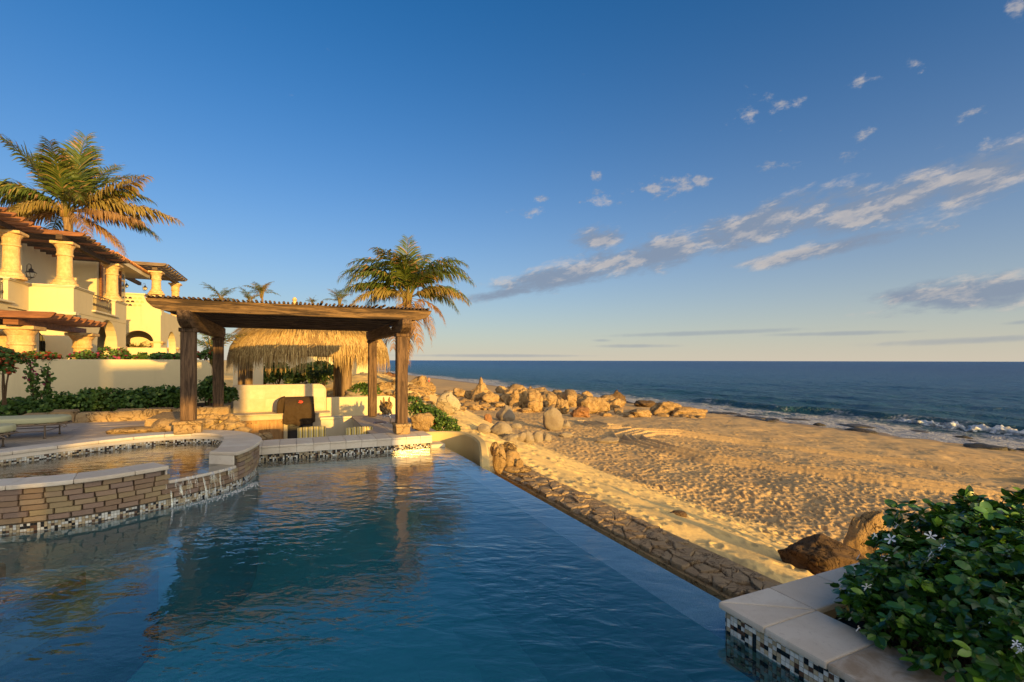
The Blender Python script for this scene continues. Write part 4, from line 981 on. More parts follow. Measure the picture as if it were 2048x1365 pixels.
# two striped bar chairs
def chair(px, lb, first=[None]):
    p = at(px, 857, 10.15); u, v = UV(p.x, p.y)
    if first[0] is None:
        t = thing('bar_chair', lb, 'chair', (u, v, KZ), 'striped chairs at the sunken bar'); first[0] = t
        b = MB(); nn = 10; vs = []
        for i in range(nn + 1):
            a = i / nn * 2 - 1; ww = .275; bow = -.05 * (1 - a * a); zt = .265 - .02 * a * a
            for (dy, z) in ((-.035, -.42), (-.045, -.1), (-.035, zt - .03), (0, zt), (.035, zt - .03), (.03, -.1), (.03, -.42)): vs.append((u + a * ww, v + dy + bow, z))
        b.add(vs, [(i * 7 + j, (i + 1) * 7 + j, (i + 1) * 7 + (j + 1) % 7, i * 7 + (j + 1) % 7) for i in range(nn) for j in range(7)] + [tuple(range(7)), tuple(range(nn * 7, nn * 7 + 7))])
        b.build('backrest', MT['striped_fabric'], t, smooth=True)
        MB().box(u - .26, u + .26, v - .02, v + .46, -.44, -.34).build('seat', MT['striped_fabric'], t, bevel=.03)
        for a in (-1, 1):
            for c in (0, 1): MB().tube([(u + a * .24, v + .02 + c * .42, -.44), (u + a * .25, v + .0 + c * .46, KZ)], .014, 6).build('leg', MT['bronze_metal'], t)
            MB().tube([(u + a * .25, v + .44, -.44), (u + a * .27, v + .44, -.14), (u + a * .27, v + .05, -.12)], .012, 6).build('arm', MT['bronze_metal'], t)
        return t
    r = first[0].copy(); COL.objects.link(r); r.location = W(u, v, KZ); r['label'] = lb
    for ch in list(first[0].children): c = ch.copy(); COL.objects.link(c); c.parent = r
    return r
c1 = chair(624, 'striped yellow bar chair in front of the covered grill'); c2 = chair(719, 'striped yellow bar chair beside the tiled bar counter'); c2.rotation_euler.z += .12

# driftwood ornament on the far end of the bar
p = at(772, 828, 13.6); b = MB()
o = link('driftwood', rock_mesh('driftwood', .19, .14, .26, 77, 5, .5, 4, 'golden_rock', peak=0.1), None, p + Vector((0, 0, .09))); tag(o, 'gnarled golden driftwood stump standing on the bar counter', 'driftwood')
for k, (dx, dz) in enumerate(((-.06, .30), (.09, .31), (-.13, .22))):
    MB().tube([(dx * .8, 0, .1), (dx, 0, dz), (dx * 1.15, .0, dz + .07)], [.05, .03, .016], 7).build('branch_stub', MT['golden_rock'], o, smooth=True, loc=(0, 0, 0))
# stump-like rock by the right front post
boulder(822, 868, 826, 869, 'upright golden rock leaning on the pergola pedestal', m='golden_rock', Y=9.55, depth=.6, seed=5, sink=0, facets=6, rough=.2)
# stone retaining slope beside the spa
t = thing('stone_retaining_wall', 'curved golden fieldstone wall stepping down between spa and kitchen', 'wall', (-1.2, 10.6, .2))
b = MB(); b.prism([(-1.75, 9.75), (-1.1, 9.60), (-.55, 9.95), (-.45, 10.9), (-.9, 11.9), (-1.9, 11.8)], KZ, .05); b.build('wall_fill', MT['wall_stone'], t, jit=.01)
k = 0
for (px, py, w_, h_) in ((408, 838, 40, 14), (430, 836, 44, 14), (455, 838, 30, 18), (420, 852, 34, 22), (443, 856, 46, 24), (470, 855, 44, 22), (412, 866, 30, 14), (437, 872, 40, 14), (462, 873, 38, 14), (487, 866, 36, 20), (492, 878, 30, 12), (510, 876, 30, 14), (519, 880, 26, 12), (466, 842, 26, 16), (482, 850, 22, 12), (403, 850, 22, 20)):
    z_ = .42 - (px - 400) / 120 * .36 - (py - 838) * .003; q = on(px, py, z_) if py > 725 else None
    q = at(px, py, 9.9 - (py - 836) * .018); s_ = q.y / FPX
    o = link('field_stone', rock_mesh('field_stone', w_ * s_ / 2.1, .15, h_ * s_ / 1.7, 300 + k, 12, .17, 4, 'wall_stone', cut=(.6, .9)), t); k += 1
    uu, vv = UV(q.x, q.y); o.location = Vector((uu, vv, q.z)) - ORG[t.name]
boulder(524, 545, 866, 884, 'small square stone at the foot of the kitchen retaining wall', cat='stone', name='stone', Y=9.9, zb=0, seed=8, sink=0, m='wall_stone')

# ---------------------------------------------------------------- thatched palapa behind the pergola
t = thing('palapa', 'round cornered thatched palapa roof on thick palm log posts', 'palapa', (.75, 19.6, 0))
uc, vc = .78, 19.9; au, av = 2.6, 2.45
def rim(a, k=1.0):
    c, s = math.cos(a), math.sin(a); e = 2 / 3.2
    return uc + au * k * math.copysign(abs(c) ** e, c), vc + av * k * math.copysign(abs(s) ** e, s)
NA = 72; lv = [(.03, 3.75), (.3, 3.62), (.55, 3.38), (.75, 3.05), (.9, 2.66), (1.0, 2.2), (1.03, 1.8)]
b = MB(); vs = [(*rim(2 * math.pi * i / NA, k), z + random.uniform(-.02, .02)) for k, z in lv for i in range(NA)]
b.add(vs, [(j * NA + i, j * NA + (i + 1) % NA, (j + 1) * NA + (i + 1) % NA, (j + 1) * NA + i) for j in range(len(lv) - 1) for i in range(NA)] + [tuple(range(NA))]); b.build('roof_base', MT['thatch_base'], t, smooth=True)
def strands(n, seed):
    r = np.random.default_rng(seed); V_, F_ = [], []
    a = r.uniform(0, 2 * math.pi, n); k = np.sqrt(r.uniform(.02, 1.0, n)); k[: n // 2] = r.uniform(.9, 1.03, n // 2)
    for i in range(n):
        kk = k[i]; zz = np.interp(kk, [l[0] for l in lv], [l[1] for l in lv])
        x, y = rim(a[i], kk); x2, y2 = rim(a[i] + r.normal(0, .012), kk + .10)
        out = Vector((x2 - x, y2 - y, 0)); out.normalize(); L = r.uniform(.35, .6)
        fr = kk > .9
        front = 1.0 if math.sin(a[i]) < 0 else .7
        if fr:
            lump = .75 + .35 * vnoise2(np.array([a[i] * 9.0]), np.array([0.0]), 4)[0]
            L = r.uniform(.30, .62) * lump * front + .12; 
            p = Vector((x, y, zz + .02)); q = p + out * .08 + Vector((0, 0, -.12)); e = q + out * r.uniform(-.03, .05) + Vector((r.normal(0, .02), 0, -L))
        else:
            p = Vector((x, y, zz + .03)); sl = Vector((out.x, out.y, -.5)).normalized(); q = p + sl * L * .5 + Vector((0, 0, .02)); e = p + sl * L + Vector((r.normal(0, .02), r.normal(0, .02), -.03))
        sd_ = Vector((-out.y, out.x, 0)) * r.uniform(.005, .013); o = len(V_)
        V_ += [p - sd_, p + sd_, q - sd_, q + sd_, e - sd_ * .3, e + sd_ * .3]; F_ += [(o, o + 1, o + 3, o + 2), (o + 2, o + 3, o + 5, o + 4)]
    return V_, F_
V_, F_ = strands(17000, 3); O_ = ORG[t.name]
me = np_mesh('thatch', np.array([(v - O_)[:] for v in V_]), F_, mats=[MT['thatch']]); link('thatch', me, t)['kind'] = 'stuff'
for (px, py, Y, w_) in ((676, 786, 18.3, 19), (692.5, 792, 17.6, 21), (483, 772, 19.0, 14), (497, 772, 18.5, 15)):
    q = at(px, py, Y); r_ = w_ / 2 / FPX * Y; u, v = UV(q.x, q.y)
    MB().tube([(u, v, q.z - .6), (u + .01, v, 1.0), (u, v, 2.1)], [r_, r_ * .97, r_ * .92], 12).build('log_post', MT['bark'], t, smooth=True)
q = at(589, 604, 19.5); MB().lathe([(.05, 0), (.09, .05), (.07, .14), (.10, .18), (.04, .28)], (*UV(q.x, q.y), q.z - .12), 10).build('finial', MT['cantera_stone'], t)
q = (*UV(q.x, q.y), q.z); MB().tube([(q[0], q[1], 3.3), (q[0], q[1], q[2])], .05, 8).build('finial_stem', MT['bark'], t)
# ---------------------------------------------------------------- leaves
def leaves_mesh(name, P, D, N, L, Wd, mats, mi=None, shape='oval'):
    """one mesh of leaves: P base points, D directions, N face normals, L lengths, Wd half widths"""
    n = len(P); D = D / np.linalg.norm(D, axis=1)[:, None]; S = np.cross(D, N); S /= np.maximum(np.linalg.norm(S, axis=1), 1e-6)[:, None]; N2 = np.cross(S, D)
    if shape == 'oval': prof = [(0, 0.0, 0), (.28, .85, .03), (.65, .95, .05), (1, 0.0, -.03)]
    else: prof = [(0, 0.0, 0), (.4, 1.0, .04), (.4, 1.0, .04), (1, 0, -.06)]
    V = []
    p0 = P; tip = P + D * L[:, None] + N2 * (prof[3][2] * L)[:, None]
    if shape == 'oval':
        a = P + D * (L * .28)[:, None]; c = P + D * (L * .68)[:, None]
        V = np.stack([p0, a + S * (Wd * .85)[:, None] + N2 * (L * .06)[:, None], c + S * (Wd * .9)[:, None] + N2 * (L * .06)[:, None], tip, c - S * (Wd * .9)[:, None] + N2 * (L * .06)[:, None], a - S * (Wd * .85)[:, None] + N2 * (L * .06)[:, None]], 1).reshape(-1, 3)
        b = np.arange(n)[:, None] * 6; F = np.concatenate([b + np.array([[0, 1, 2, 3]]), b + np.array([[0, 3, 4, 5]])], 1).reshape(-1, 4); per = 2
    else:
        a = P + D * (L * .45)[:, None]
        V = np.stack([p0, a + S * Wd[:, None], tip, a - S * Wd[:, None]], 1).reshape(-1, 3)
        b = np.arange(n)[:, None] * 4; F = b + np.array([[0, 1, 2, 3]]); per = 1
    return np_mesh(name, V, F, mats=mats, mi=None if mi is None else np.repeat(mi, per))
def bush_leaves(r, ells, n, size, up=.5, wr=.42, inner=.35):
    """points on lumpy ellipsoids (cx, cy, cz, rx, ry, rz)"""
    E = np.array(ells); ar = (E[:, 3] * E[:, 5] + E[:, 3] * E[:, 4] + E[:, 4] * E[:, 5]); idx = r.choice(len(E), n, p=ar / ar.sum())
    d = r.normal(size=(n, 3)); d /= np.linalg.norm(d, axis=1)[:, None]; d[:, 2] = np.where(d[:, 2] < -.5, -d[:, 2], d[:, 2])
    rr = 1 - inner * r.random(n) ** 2; lump = 1 + .16 * fbm(d * 3.2 + idx[:, None] * 5.1, 3, 3)
    P = E[idx, :3] + d * E[idx, 3:] * (rr * lump)[:, None]
    N = d + r.normal(size=(n, 3)) * .45; N[:, 2] += up; T = r.normal(size=(n, 3)); D = np.cross(N, T); D[:, 2] += .15; D += d * .5
    L = size * r.uniform(.65, 1.3, n); return P, D, N, L, L * wr
def shrub(label, base, ells, n, size, m='shrub_green', name='shrub', group=None, seed=0, cat='shrub', flowers=None, shape='oval', stems=5, wr=.42, mats2=None):
    r = np.random.default_rng(seed + 100); base = Vector(base); t = thing(name, label, cat, base, group, grid=False)
    E = [(e[0] - base.x, e[1] - base.y, e[2] - base.z, *e[3:]) for e in ells]
    P, D, N, L, Wd = bush_leaves(r, E, n, size, wr=wr)
    mt = [MT[m]] + ([MT[mats2[0]]] if mats2 else []); mi = (r.random(n) < mats2[1]).astype(int) if mats2 else None
    link('foliage', leaves_mesh('foliage', P, D, N, L, Wd, mt, mi, shape), t)
    if stems:
        b = MB()
        for k in range(stems):
            e = E[int(r.integers(len(E)))]; q = Vector((e[0] + r.normal() * e[3] * .4, e[1] + r.normal() * e[4] * .4, e[2] + e[5] * .3))
            s = Vector((e[0] * .5 + r.normal() * .03, e[1] * .5 + r.normal() * .03, 0)); b.tube([s, s.lerp(q, .5) + Vector((r.normal() * .03, r.normal() * .03, 0)), q], [size * .25, size * .2, size * .1], 5)
        b.build('stem', MT['twig'], t, loc=(0, 0, 0))
    if flowers:
        fm, fn, fs_ = flowers; P, D, N, L, Wd = bush_leaves(r, E, fn, fs_, up=1.2, wr=.5, inner=.05)
        link('flowers', leaves_mesh('flowers', P, D, N, L, Wd, [MT[fm]], None, shape='oval'), t)['kind'] = 'stuff'
    return t
# ---------------------------------------------------------------- palms
def frond_mesh(r, az, el, L, droop, n=46, ll=.7, hang=.5, curl=0.0, sparse=0.0):
    """one feather frond starting at the origin; returns rachis and leaflet arrays"""
    pts = []; p = Vector((0, 0, 0)); K = 18; dirs = []
    for i in range(K + 1):
        s = i / K; e = el - droop * s ** 1.35; a = az + curl * s
        d = Vector((math.cos(a) * math.cos(e), math.sin(a) * math.cos(e), math.sin(e))); pts.append(p.copy()); dirs.append(d); p += d * (L / K)
    V, F = [], []
    for i in range(K):      # rachis as a thin three sided rod
        for q, (pp, w) in enumerate(((pts[i], (1 - i / K)), (pts[i + 1], (1 - (i + 1) / K)))):
            d = dirs[min(i + q, K)]; sd_ = Vector((-math.sin(az), math.cos(az), 0)); up = sd_.cross(d); w = L * (.0025 + .008 * w)
            V += [pp + sd_ * w, pp - sd_ * w, pp - up * w]
        o = len(V) - 6; F += [(o, o + 1, o + 4, o + 3), (o + 1, o + 2, o + 5, o + 4), (o + 2, o, o + 3, o + 5)]
    nr = len(F)
    for i in range(n):
        s = .12 + .88 * (i + r.random() * .6) / n
        k = s * K; j = min(int(k), K - 1); pp = pts[j].lerp(pts[j + 1], k - j); d = dirs[j]
        side0 = Vector((-math.sin(az + curl * s), math.cos(az + curl * s), 0)); up = d.cross(side0); up = -up if up.z < 0 else up
        l = ll * (math.sin(min(1, (s + .10)) ** .8 * math.pi * .93) * .75 + .28) * r.uniform(.85, 1.1)
        for sg in (-1, 1):
            if r.random() < sparse: continue
            d1 = (side0 * sg * .62 + d * .72 + up * (.18 + .15 * r.normal())).normalized(); h = hang * r.uniform(.7, 1.3)
            d2 = (d1 + Vector((0, 0, -h * .9))).normalized(); d3 = (d2 + Vector((0, 0, -h * 1.3))).normalized()
            a = pp; b_ = a + d1 * l * .35; c = b_ + d2 * l * .35; e = c + d3 * l * .35; wv = d * (l * .040 + .004); o = len(V)
            V += [a - wv * .5, a + wv * .5, b_ - wv, b_ + wv, c - wv * .8, c + wv * .8, e, e + wv * .15]
            F += [(o, o + 1, o + 3, o + 2), (o + 2, o + 3, o + 5, o + 4), (o + 4, o + 5, o + 7, o + 6)]
    return V, F, nr, pts
def palm(label, base, top, trunk_r, fronds, seed, name='palm_tree', group=None, nleaf=60, dry_lit=(), coco=False):
    """fronds: list of (azimuth deg, elevation deg, length, droop, hang, material)"""
    r = np.random.default_rng(seed); base, top = Vector(base), Vector(top); t = thing(name, label, 'palm tree', base, group, grid=False)
    b = MB(); n = 14; mid = base.lerp(top, .5) + Vector(((top - base).length * .07, 0, 0)); pts = []; rs = []
    for i in range(n + 1):
        s = i / n; pts.append(base.lerp(mid, s).lerp(mid.lerp(top, s), s)); rs.append(trunk_r * (1.25 - .45 * min(1, s * 3) + .05 * (i % 2)) * (1 if s < .93 else 1.25))
    b.tube(pts, rs, 12); b.build('trunk', MT['bark'], t, smooth=True)
    b = MB()
    for k in range(16):
        a = r.random() * 6.28; q = top + Vector((math.cos(a), math.sin(a), 0)) * trunk_r * .8; b.tube([q - Vector((0, 0, .4)), q + Vector((math.cos(a) * .1, math.sin(a) * .1, .2)), q + Vector((math.cos(a) * .3, math.sin(a) * .3, .55))], [trunk_r * .35, trunk_r * .25, trunk_r * .1], 5)
    b.build('frond_bases', MT['palm_gold'], t, smooth=True)
    for (az, el, L, dr, hang, m) in fronds:
        V, F, nr, pts = frond_mesh(r, rad(az), rad(el), L, rad(dr), nleaf, L * .27, hang, r.normal() * .15, .1 if m != 'palm_dry' else .25)
        mi = [0] * nr + [1 if (m == 'palm_green' and r.random() < .08) else 0 for _ in range(len(F) - nr)]
        # brown tips grow on the older leaves
        me = np_mesh('frond', np.array([v[:] for v in V]), F, mats=[MT[m], MT['palm_dry']], mi=mi)
        link('frond', me, t, top - base + Vector((math.cos(rad(az)), math.sin(rad(az)), 0)) * trunk_r * .5)
    return t
G_, Y_, D_ = 'palm_green', 'palm_gold', 'palm_dry'
# the palm beside the pergola: azimuth 0 = right of the picture, 90 = away, 180 = left, 270 = towards the camera
tp = at(814, 598, 22.5); g0 = ground(806, 775); bs = at(800, 770, 22.5); bs.z = -.2
FR = [(100, 80, 2.4, 30, .3, G_), (70, 66, 2.6, 60, .5, G_), (110, 62, 2.6, 70, .5, G_), (250, 62, 2.5, 80, .6, G_), (280, 55, 2.5, 80, .6, G_), (0, 62, 2.7, 95, .6, G_), (20, 48, 2.8, 95, .7, G_),
      (180, 64, 2.6, 95, .6, G_), (165, 48, 2.8, 90, .6, G_), (200, 52, 2.7, 105, .6, G_), (340, 50, 2.8, 100, .7, G_), (315, 42, 2.6, 100, .7, G_), (225, 40, 2.6, 105, .7, G_),
      (188, 28, 3.1, 62, .9, G_), (172, 36, 3.0, 75, .9, Y_), (8, 30, 3.1, 80, .9, G_), (350, 22, 3.0, 70, .9, Y_), (205, 18, 2.8, 80, 1.0, Y_), (30, 20, 2.8, 80, .9, G_), (150, 22, 2.8, 80, .9, G_),
      (270, 18, 2.3, 90, .9, Y_), (0, -8, 2.2, 70, .9, D_), (330, -30, 2.4, 55, .8, D_), (300, -50, 2.8, 34, .6, D_), (250, -52, 2.7, 34, .6, D_), (215, -60, 2.6, 25, .6, D_), (355, -52, 2.4, 34, .8, D_), (95, -30, 2.4, 50, .8, D_), (280, -68, 3.1, 18, .4, D_), (200, -66, 3.1, 20, .4, D_)]
palm('tall coconut palm behind the pergola with brown fronds hanging down', bs, tp, .15, [(a, e + (10 if e >= 40 else 4), l * (1.32 if e >= 40 else 1.0), d * 1.1, h, m) for a, e, l, d, h, m in FR], 5, nleaf=60)
# the palm above the villa
tp = at(133, 426, 33.0); bs = tp - Vector((.3, 0, 11.0)); SCL = 33.0 / 19
FR = [(150, 56, 3.9, 18, .3, G_), (110, 74, 3.9, 14, .25, G_), (100, 76, 3.4, 25, .3, G_), (80, 62, 3.4, 25, .25, G_), (60, 60, 3.2, 40, .3, G_), (230, 66, 3.3, 35, .35, G_), (300, 58, 3.0, 45, .4, G_),
      (20, 45, 3.0, 75, .6, G_), (5, 30, 3.3, 12, .8, Y_), (175, 33, 3.6, 40, .4, G_), (190, 25, 3.6, 62, .6, G_), (165, 18, 3.4, 45, .7, Y_), (205, 40, 3.2, 80, .7, G_), (182, 10, 2.7, 72, 1.2, Y_), (200, 8, 2.7, 80, 1.2, Y_),
      (4, 14, 3.9, 40, .8, Y_), (350, -2, 3.2, 18, 1.0, D_), (335, -18, 2.4, 50, .9, D_), (15, -24, 2.6, 40, .8, D_), (270, 10, 2.4, 90, .9, Y_), (250, 30, 2.7, 90, .8, G_), (320, 30, 2.7, 80, .8, G_), (195, -15, 2.4, 50, 1.0, D_), (45, 15, 3.0, 60, .8, G_), (140, 15, 3.2, 60, .8, G_)]
palm('big coconut palm rising behind the villa roof at far left', bs, tp, .30, [(a, e, l * SCL, d, h, m) for a, e, l, d, h, m in FR], 9, nleaf=92)
def small_palm(label, px, py, Y, wpx, n, seed, up=50, tilt=0, gold=.2, name='palm_tree', hgt=5):
    r = random.Random(seed); tp = at(px, py, Y); L = wpx / FPX * Y * .62; fr = []
    for k in range(n):
        e = r.uniform(-10, 80) if up < 60 else r.uniform(20, 85); fr.append((k * 360 / n + r.uniform(-20, 20), e, L * r.uniform(.8, 1.1), r.uniform(30, 80), .5, Y_ if r.random() < gold else G_))
    return palm(label, tp - Vector((0, 0, hgt)), tp, L * .06, fr, seed, nleaf=24, name=name)
small_palm('small distant palm behind the left end of the pergola roof', 442, 598, 60, 66, 15, 21)
small_palm('upright feathery palm standing above the pergola roof', 523, 590, 48, 62, 15, 22, up=70)
small_palm('little low palm left of the upright one over the roof', 500, 604, 55, 54, 11, 26)
small_palm('tiny palm top just right of the roof finial', 624, 607, 70, 26, 11, 23, up=70)
small_palm('distant palm between the finial and the tall palm', 679, 605, 55, 56, 13, 24, up=60)
t_ = small_palm('young potted palm on the terrace before the second villa', 272, 703, 34, 44, 13, 25, up=60, gold=.5, hgt=1.0)
# fan like garden palm between the pergola posts
small_palm('low dark garden palm between the left pergola posts', 425, 708, 15.5, 120, 11, 27, up=40, gold=.1, hgt=1.6)

# ---------------------------------------------------------------- garden on the terrace
GW = 15.7
t = thing('garden_wall', 'smooth cream garden wall behind the green shrubs on the terrace', 'wall', (-9, GW, .3))
b = MB(); R_ = .28; ue = -1.98; zt = 1.655
arc = [(ue - R_ + R_ * math.sin(a), 0, zt - R_ + R_ * math.cos(a)) for a in [k * math.pi / 2 / 8 for k in range(9)]]
b.extr([(-22, 0, -.3), (-22, 0, zt)] + arc + [(ue, 0, -.3)], (0, GW, 0), (0, GW + .25, 0)); b.build('stucco_wall', MT['cream_stucco'], t, bevel=.015)
# raised bed and its stone kerb
bed = MB().box(-16, -1.95, 13.0, GW, .2, .47).build('planting_bed', MT['soil'], None); bed.rotation_euler = (0, 0, RZ); bed['kind'] = 'structure'
t = thing('stone_kerb', 'low golden stone kerb round the raised terrace planting bed', 'kerb', (-5, 12.8, .36))
u = -8.6; k = 0
while u < -1.8:
    L = random.uniform(.34, .62); zt = .50 + (.08 if u > -4.6 else 0) + random.uniform(-.03, .04)
    MB().box(u, u + L - .015, 12.66 + random.uniform(-.03, .03), 13.02, .30, zt).build('kerb_stone', MT['wall_stone'], t, bevel=.025, jit=.03); u += L
MB().box(-2.5, -1.9, 11.2, 12.9, .30, .52).build('kerb_block', MT['wall_stone'], t, bevel=.03, jit=.012)
rr = random.Random(4)
for k, (px, yt, yb, w_) in enumerate(((30, 800, 858, 110), (95, 806, 852, 90), (150, 790, 846, 90), (195, 778, 838, 80), (240, 783, 836, 76), (285, 781, 834, 76), (325, 776, 832, 70), (360, 780, 830, 60))):
    Y = 10.3 + k * .16; c = at(px, (yt + yb) / 2, Y); rx = w_ / FPX * Y / 2; rz = (yb - yt) / FPX * Y / 2 * 1.1
    ell = [(c.x + rr.uniform(-.4, .4) * rx, c.y + rr.uniform(-.1, .3), c.z + rr.uniform(-.15, .25) * rz, rx * rr.uniform(.45, .7), .3, rz * rr.uniform(.6, .8)) for _ in range(6)]
    shrub('leafy green shrub in the bed, ' + ('at the left picture edge', 'behind the nearer lounger', 'below the pink climber', 'right of the climber', 'in the middle of the row', 'left of its two neighbours by the post', 'just left of the front pergola post', 'half behind the front pergola post')[k],
          (c.x, c.y, .45), ell, 1000, .085, group='shrubs along the garden wall', seed=k, wr=.36)
for (px, yt, yb, w_, Y, lb) in ((411, 755, 815, 46, 12.2, 'bright green shrub between the left front and rear pergola posts'), (454, 778, 808, 24, 12.8, 'small green shrub left of the kitchen backsplash'), (640, 742, 775, 60, 21, 'green shrub under the right side of the palapa'), (729, 770, 797, 62, 17.6, 'dark green shrub behind the cream bar wall')):
    c = at(px, (yt + yb) / 2, Y); rx = w_ / FPX * Y / 2; rz = (yb - yt) / FPX * Y / 2
    ell = [(c.x + rr.uniform(-.5, .5) * rx, c.y + rr.uniform(-.1, .3), c.z + rr.uniform(-.5, .5) * rz, rx * .6, .3, rz * .6) for _ in range(7)]
    shrub(lb, (c.x, c.y, c.z - rz), ell, 1100, .085, seed=int(px), wr=.36)
# pool end shrub
c = [(820, 812, 30), (838, 822, 26), (855, 832, 34), (873, 842, 34), (893, 853, 30), (908, 862, 20), (880, 858, 30), (858, 856, 26), (842, 838, 22)]
ell = []
for (px, py, r_) in c:
    q = at(px, py, 11.6 - (px - 820) * .006); s_ = r_ / FPX * q.y; ell.append((q.x, q.y, q.z, s_ * .75, s_ * .8, s_ * .6))
shrub('green flowering shrub spreading beside the end of the pool', (ell[3][0], ell[3][1], -.5), ell, 4200, .055, seed=60, flowers=('flower_red', 30, .04), wr=.4)
# climber and roses
def climber(label, px, yt, yb, Y, seed, fm, nf, spread=26, cat='climbing plant', n=260):
    r = random.Random(seed); s_ = Y / FPX; base = at(px, yb, Y); t = thing('flowering_climber', label, cat, base, None, grid=False); V = []; b = MB()
    for k in range(5):
        x = r.uniform(-.5, .5) * spread * s_; top = Vector((x * 1.5, r.uniform(-.1, .1), (yb - yt) * s_ * r.uniform(.7, 1))); pts = [Vector((x * .3, 0, 0)), Vector((x, .03, top.z * .5)), top]
        b.tube(pts, [.012, .009, .004], 5)
        for q in range(n // 5):
            a = r.random(); V.append(pts[0].lerp(pts[1], a * 2) if a < .5 else pts[1].lerp(pts[2], a * 2 - 1))
    b.build('stem', MT['twig'], t, loc=(0, 0, 0)); rr_ = np.random.default_rng(seed); n_ = len(V); P = np.array([v[:] for v in V]) + rr_.normal(size=(n_, 3)) * .045
    D = rr_.normal(size=(n_, 3)); N = rr_.normal(size=(n_, 3)) + np.array([0, -1, .5]); L = rr_.uniform(.05, .11, n_)
    link('foliage', leaves_mesh('foliage', P, D, N, L, L * .38, [MT['shrub_green']]), t)
    i = rr_.choice(n_, nf); P2 = P[i] + rr_.normal(size=(nf, 3)) * .04; k_ = P2[:, 2] > (yb - yt) * s_ * .45; P2 = P2[k_]; m_ = len(P2)
    link('flowers', leaves_mesh('flowers', P2, rr_.normal(size=(m_, 3)), rr_.normal(size=(m_, 3)) + np.array([0, -1, .5]), np.full(m_, .05), np.full(m_, .022), [MT[fm]]), t)['kind'] = 'stuff'
climber('climber with dark pink flowers in front of the garden wall', 72, 722, 812, 10.6, 3, 'flower_pink', 90, 34)
climber('thin climber stem with few leaves right of the pink one', 93, 722, 805, 10.7, 4, 'flower_pink', 6, 10, n=120)
def top_plants(label, x0, x1, yt, yb, Y, seed, fl, n, nf, cat='flowering shrub'):
    r = random.Random(seed); s_ = Y / FPX; ell = []
    for k in range(max(4, int((x1 - x0) / 9))):
        q = at(r.uniform(x0, x1), 0, Y); q.z = EYE - (yb - HY) * s_; h = (yb - yt) * s_ * r.uniform(.5, 1.05) / 2; ell.append((q.x, q.y + r.uniform(-.1, .1), q.z + h, .22 * s_ * 45, .2, h))
    shrub(label, (at((x0 + x1) / 2, 0, Y).x, Y, EYE - (yb - HY) * s_), ell, n, .075, seed=seed, flowers=(fl, nf, .07), cat=cat, stems=6)
top_plants('orange and red flowers over the left end of the garden wall', 55, 112, 705, 724, 12.2, 31, 'flower_red', 500, 260)
top_plants('low pink flowering bush on top of the garden wall before the arch', 158, 250, 698, 724, 13.0, 32, 'flower_pink', 900, 160)
top_plants('dark green trailing plants along the garden wall top', 250, 362, 706, 724, 13.4, 33, 'flower_pink', 1000, 50)
top_plants('gold tipped plants on the wall between the left posts', 396, 420, 703, 722, 13.8, 34, 'flower_red', 260, 60)
# red flowering little tree at the left edge
c = at(8, 716, 9.7); shrub('little tree with bright red flowers at the left picture edge', at(8, 812, 9.7), [(c.x - .15, c.y, c.z, .26, .25, .17), (c.x + .14, c.y, c.z - .08, .2, .2, .14), (c.x, c.y, c.z - .26, .14, .14, .18)], 700, .07, seed=71, flowers=('flower_red', 160, .07), cat='small tree', name='flowering_tree', stems=4)
# bright hedge seen under the palapa
for k, (px, yt, yb, w_, Y, m, m2) in enumerate(((522, 738, 772, 46, 24, 'shrub_green', ('shrub_yellow', .1)), (556, 728, 770, 44, 25, 'shrub_green', ('shrub_yellow', .15)), (588, 738, 772, 40, 24, 'shrub_green', ('shrub_yellow', .45)), (618, 728, 770, 46, 24, 'shrub_green', ('shrub_yellow', .7)), (648, 724, 768, 44, 25, 'shrub_yellow', ('shrub_green', .5)))):
    c = at(px, (yt + yb) / 2, Y); rx = w_ / FPX * Y / 2; rz = (yb - yt) / FPX * Y / 2
    ell = [(c.x + rr.uniform(-.5, .5) * rx, c.y + rr.uniform(-.3, .3), c.z + rr.uniform(-.6, .5) * rz, rx * .6, .5, rz * .55) for _ in range(7)]
    shrub(('dark hedge bush left under the palapa', 'tall green bush under the middle of the palapa', 'green bush speckled with yellow under the palapa', 'yellow green bush left of the palapa log posts', 'bright yellow leaved bush beside the palapa log posts')[k], (c.x, c.y, c.z - rz), ell, 1300, .13, m=m, seed=80 + k, group='bushes beneath the palapa', mats2=m2)

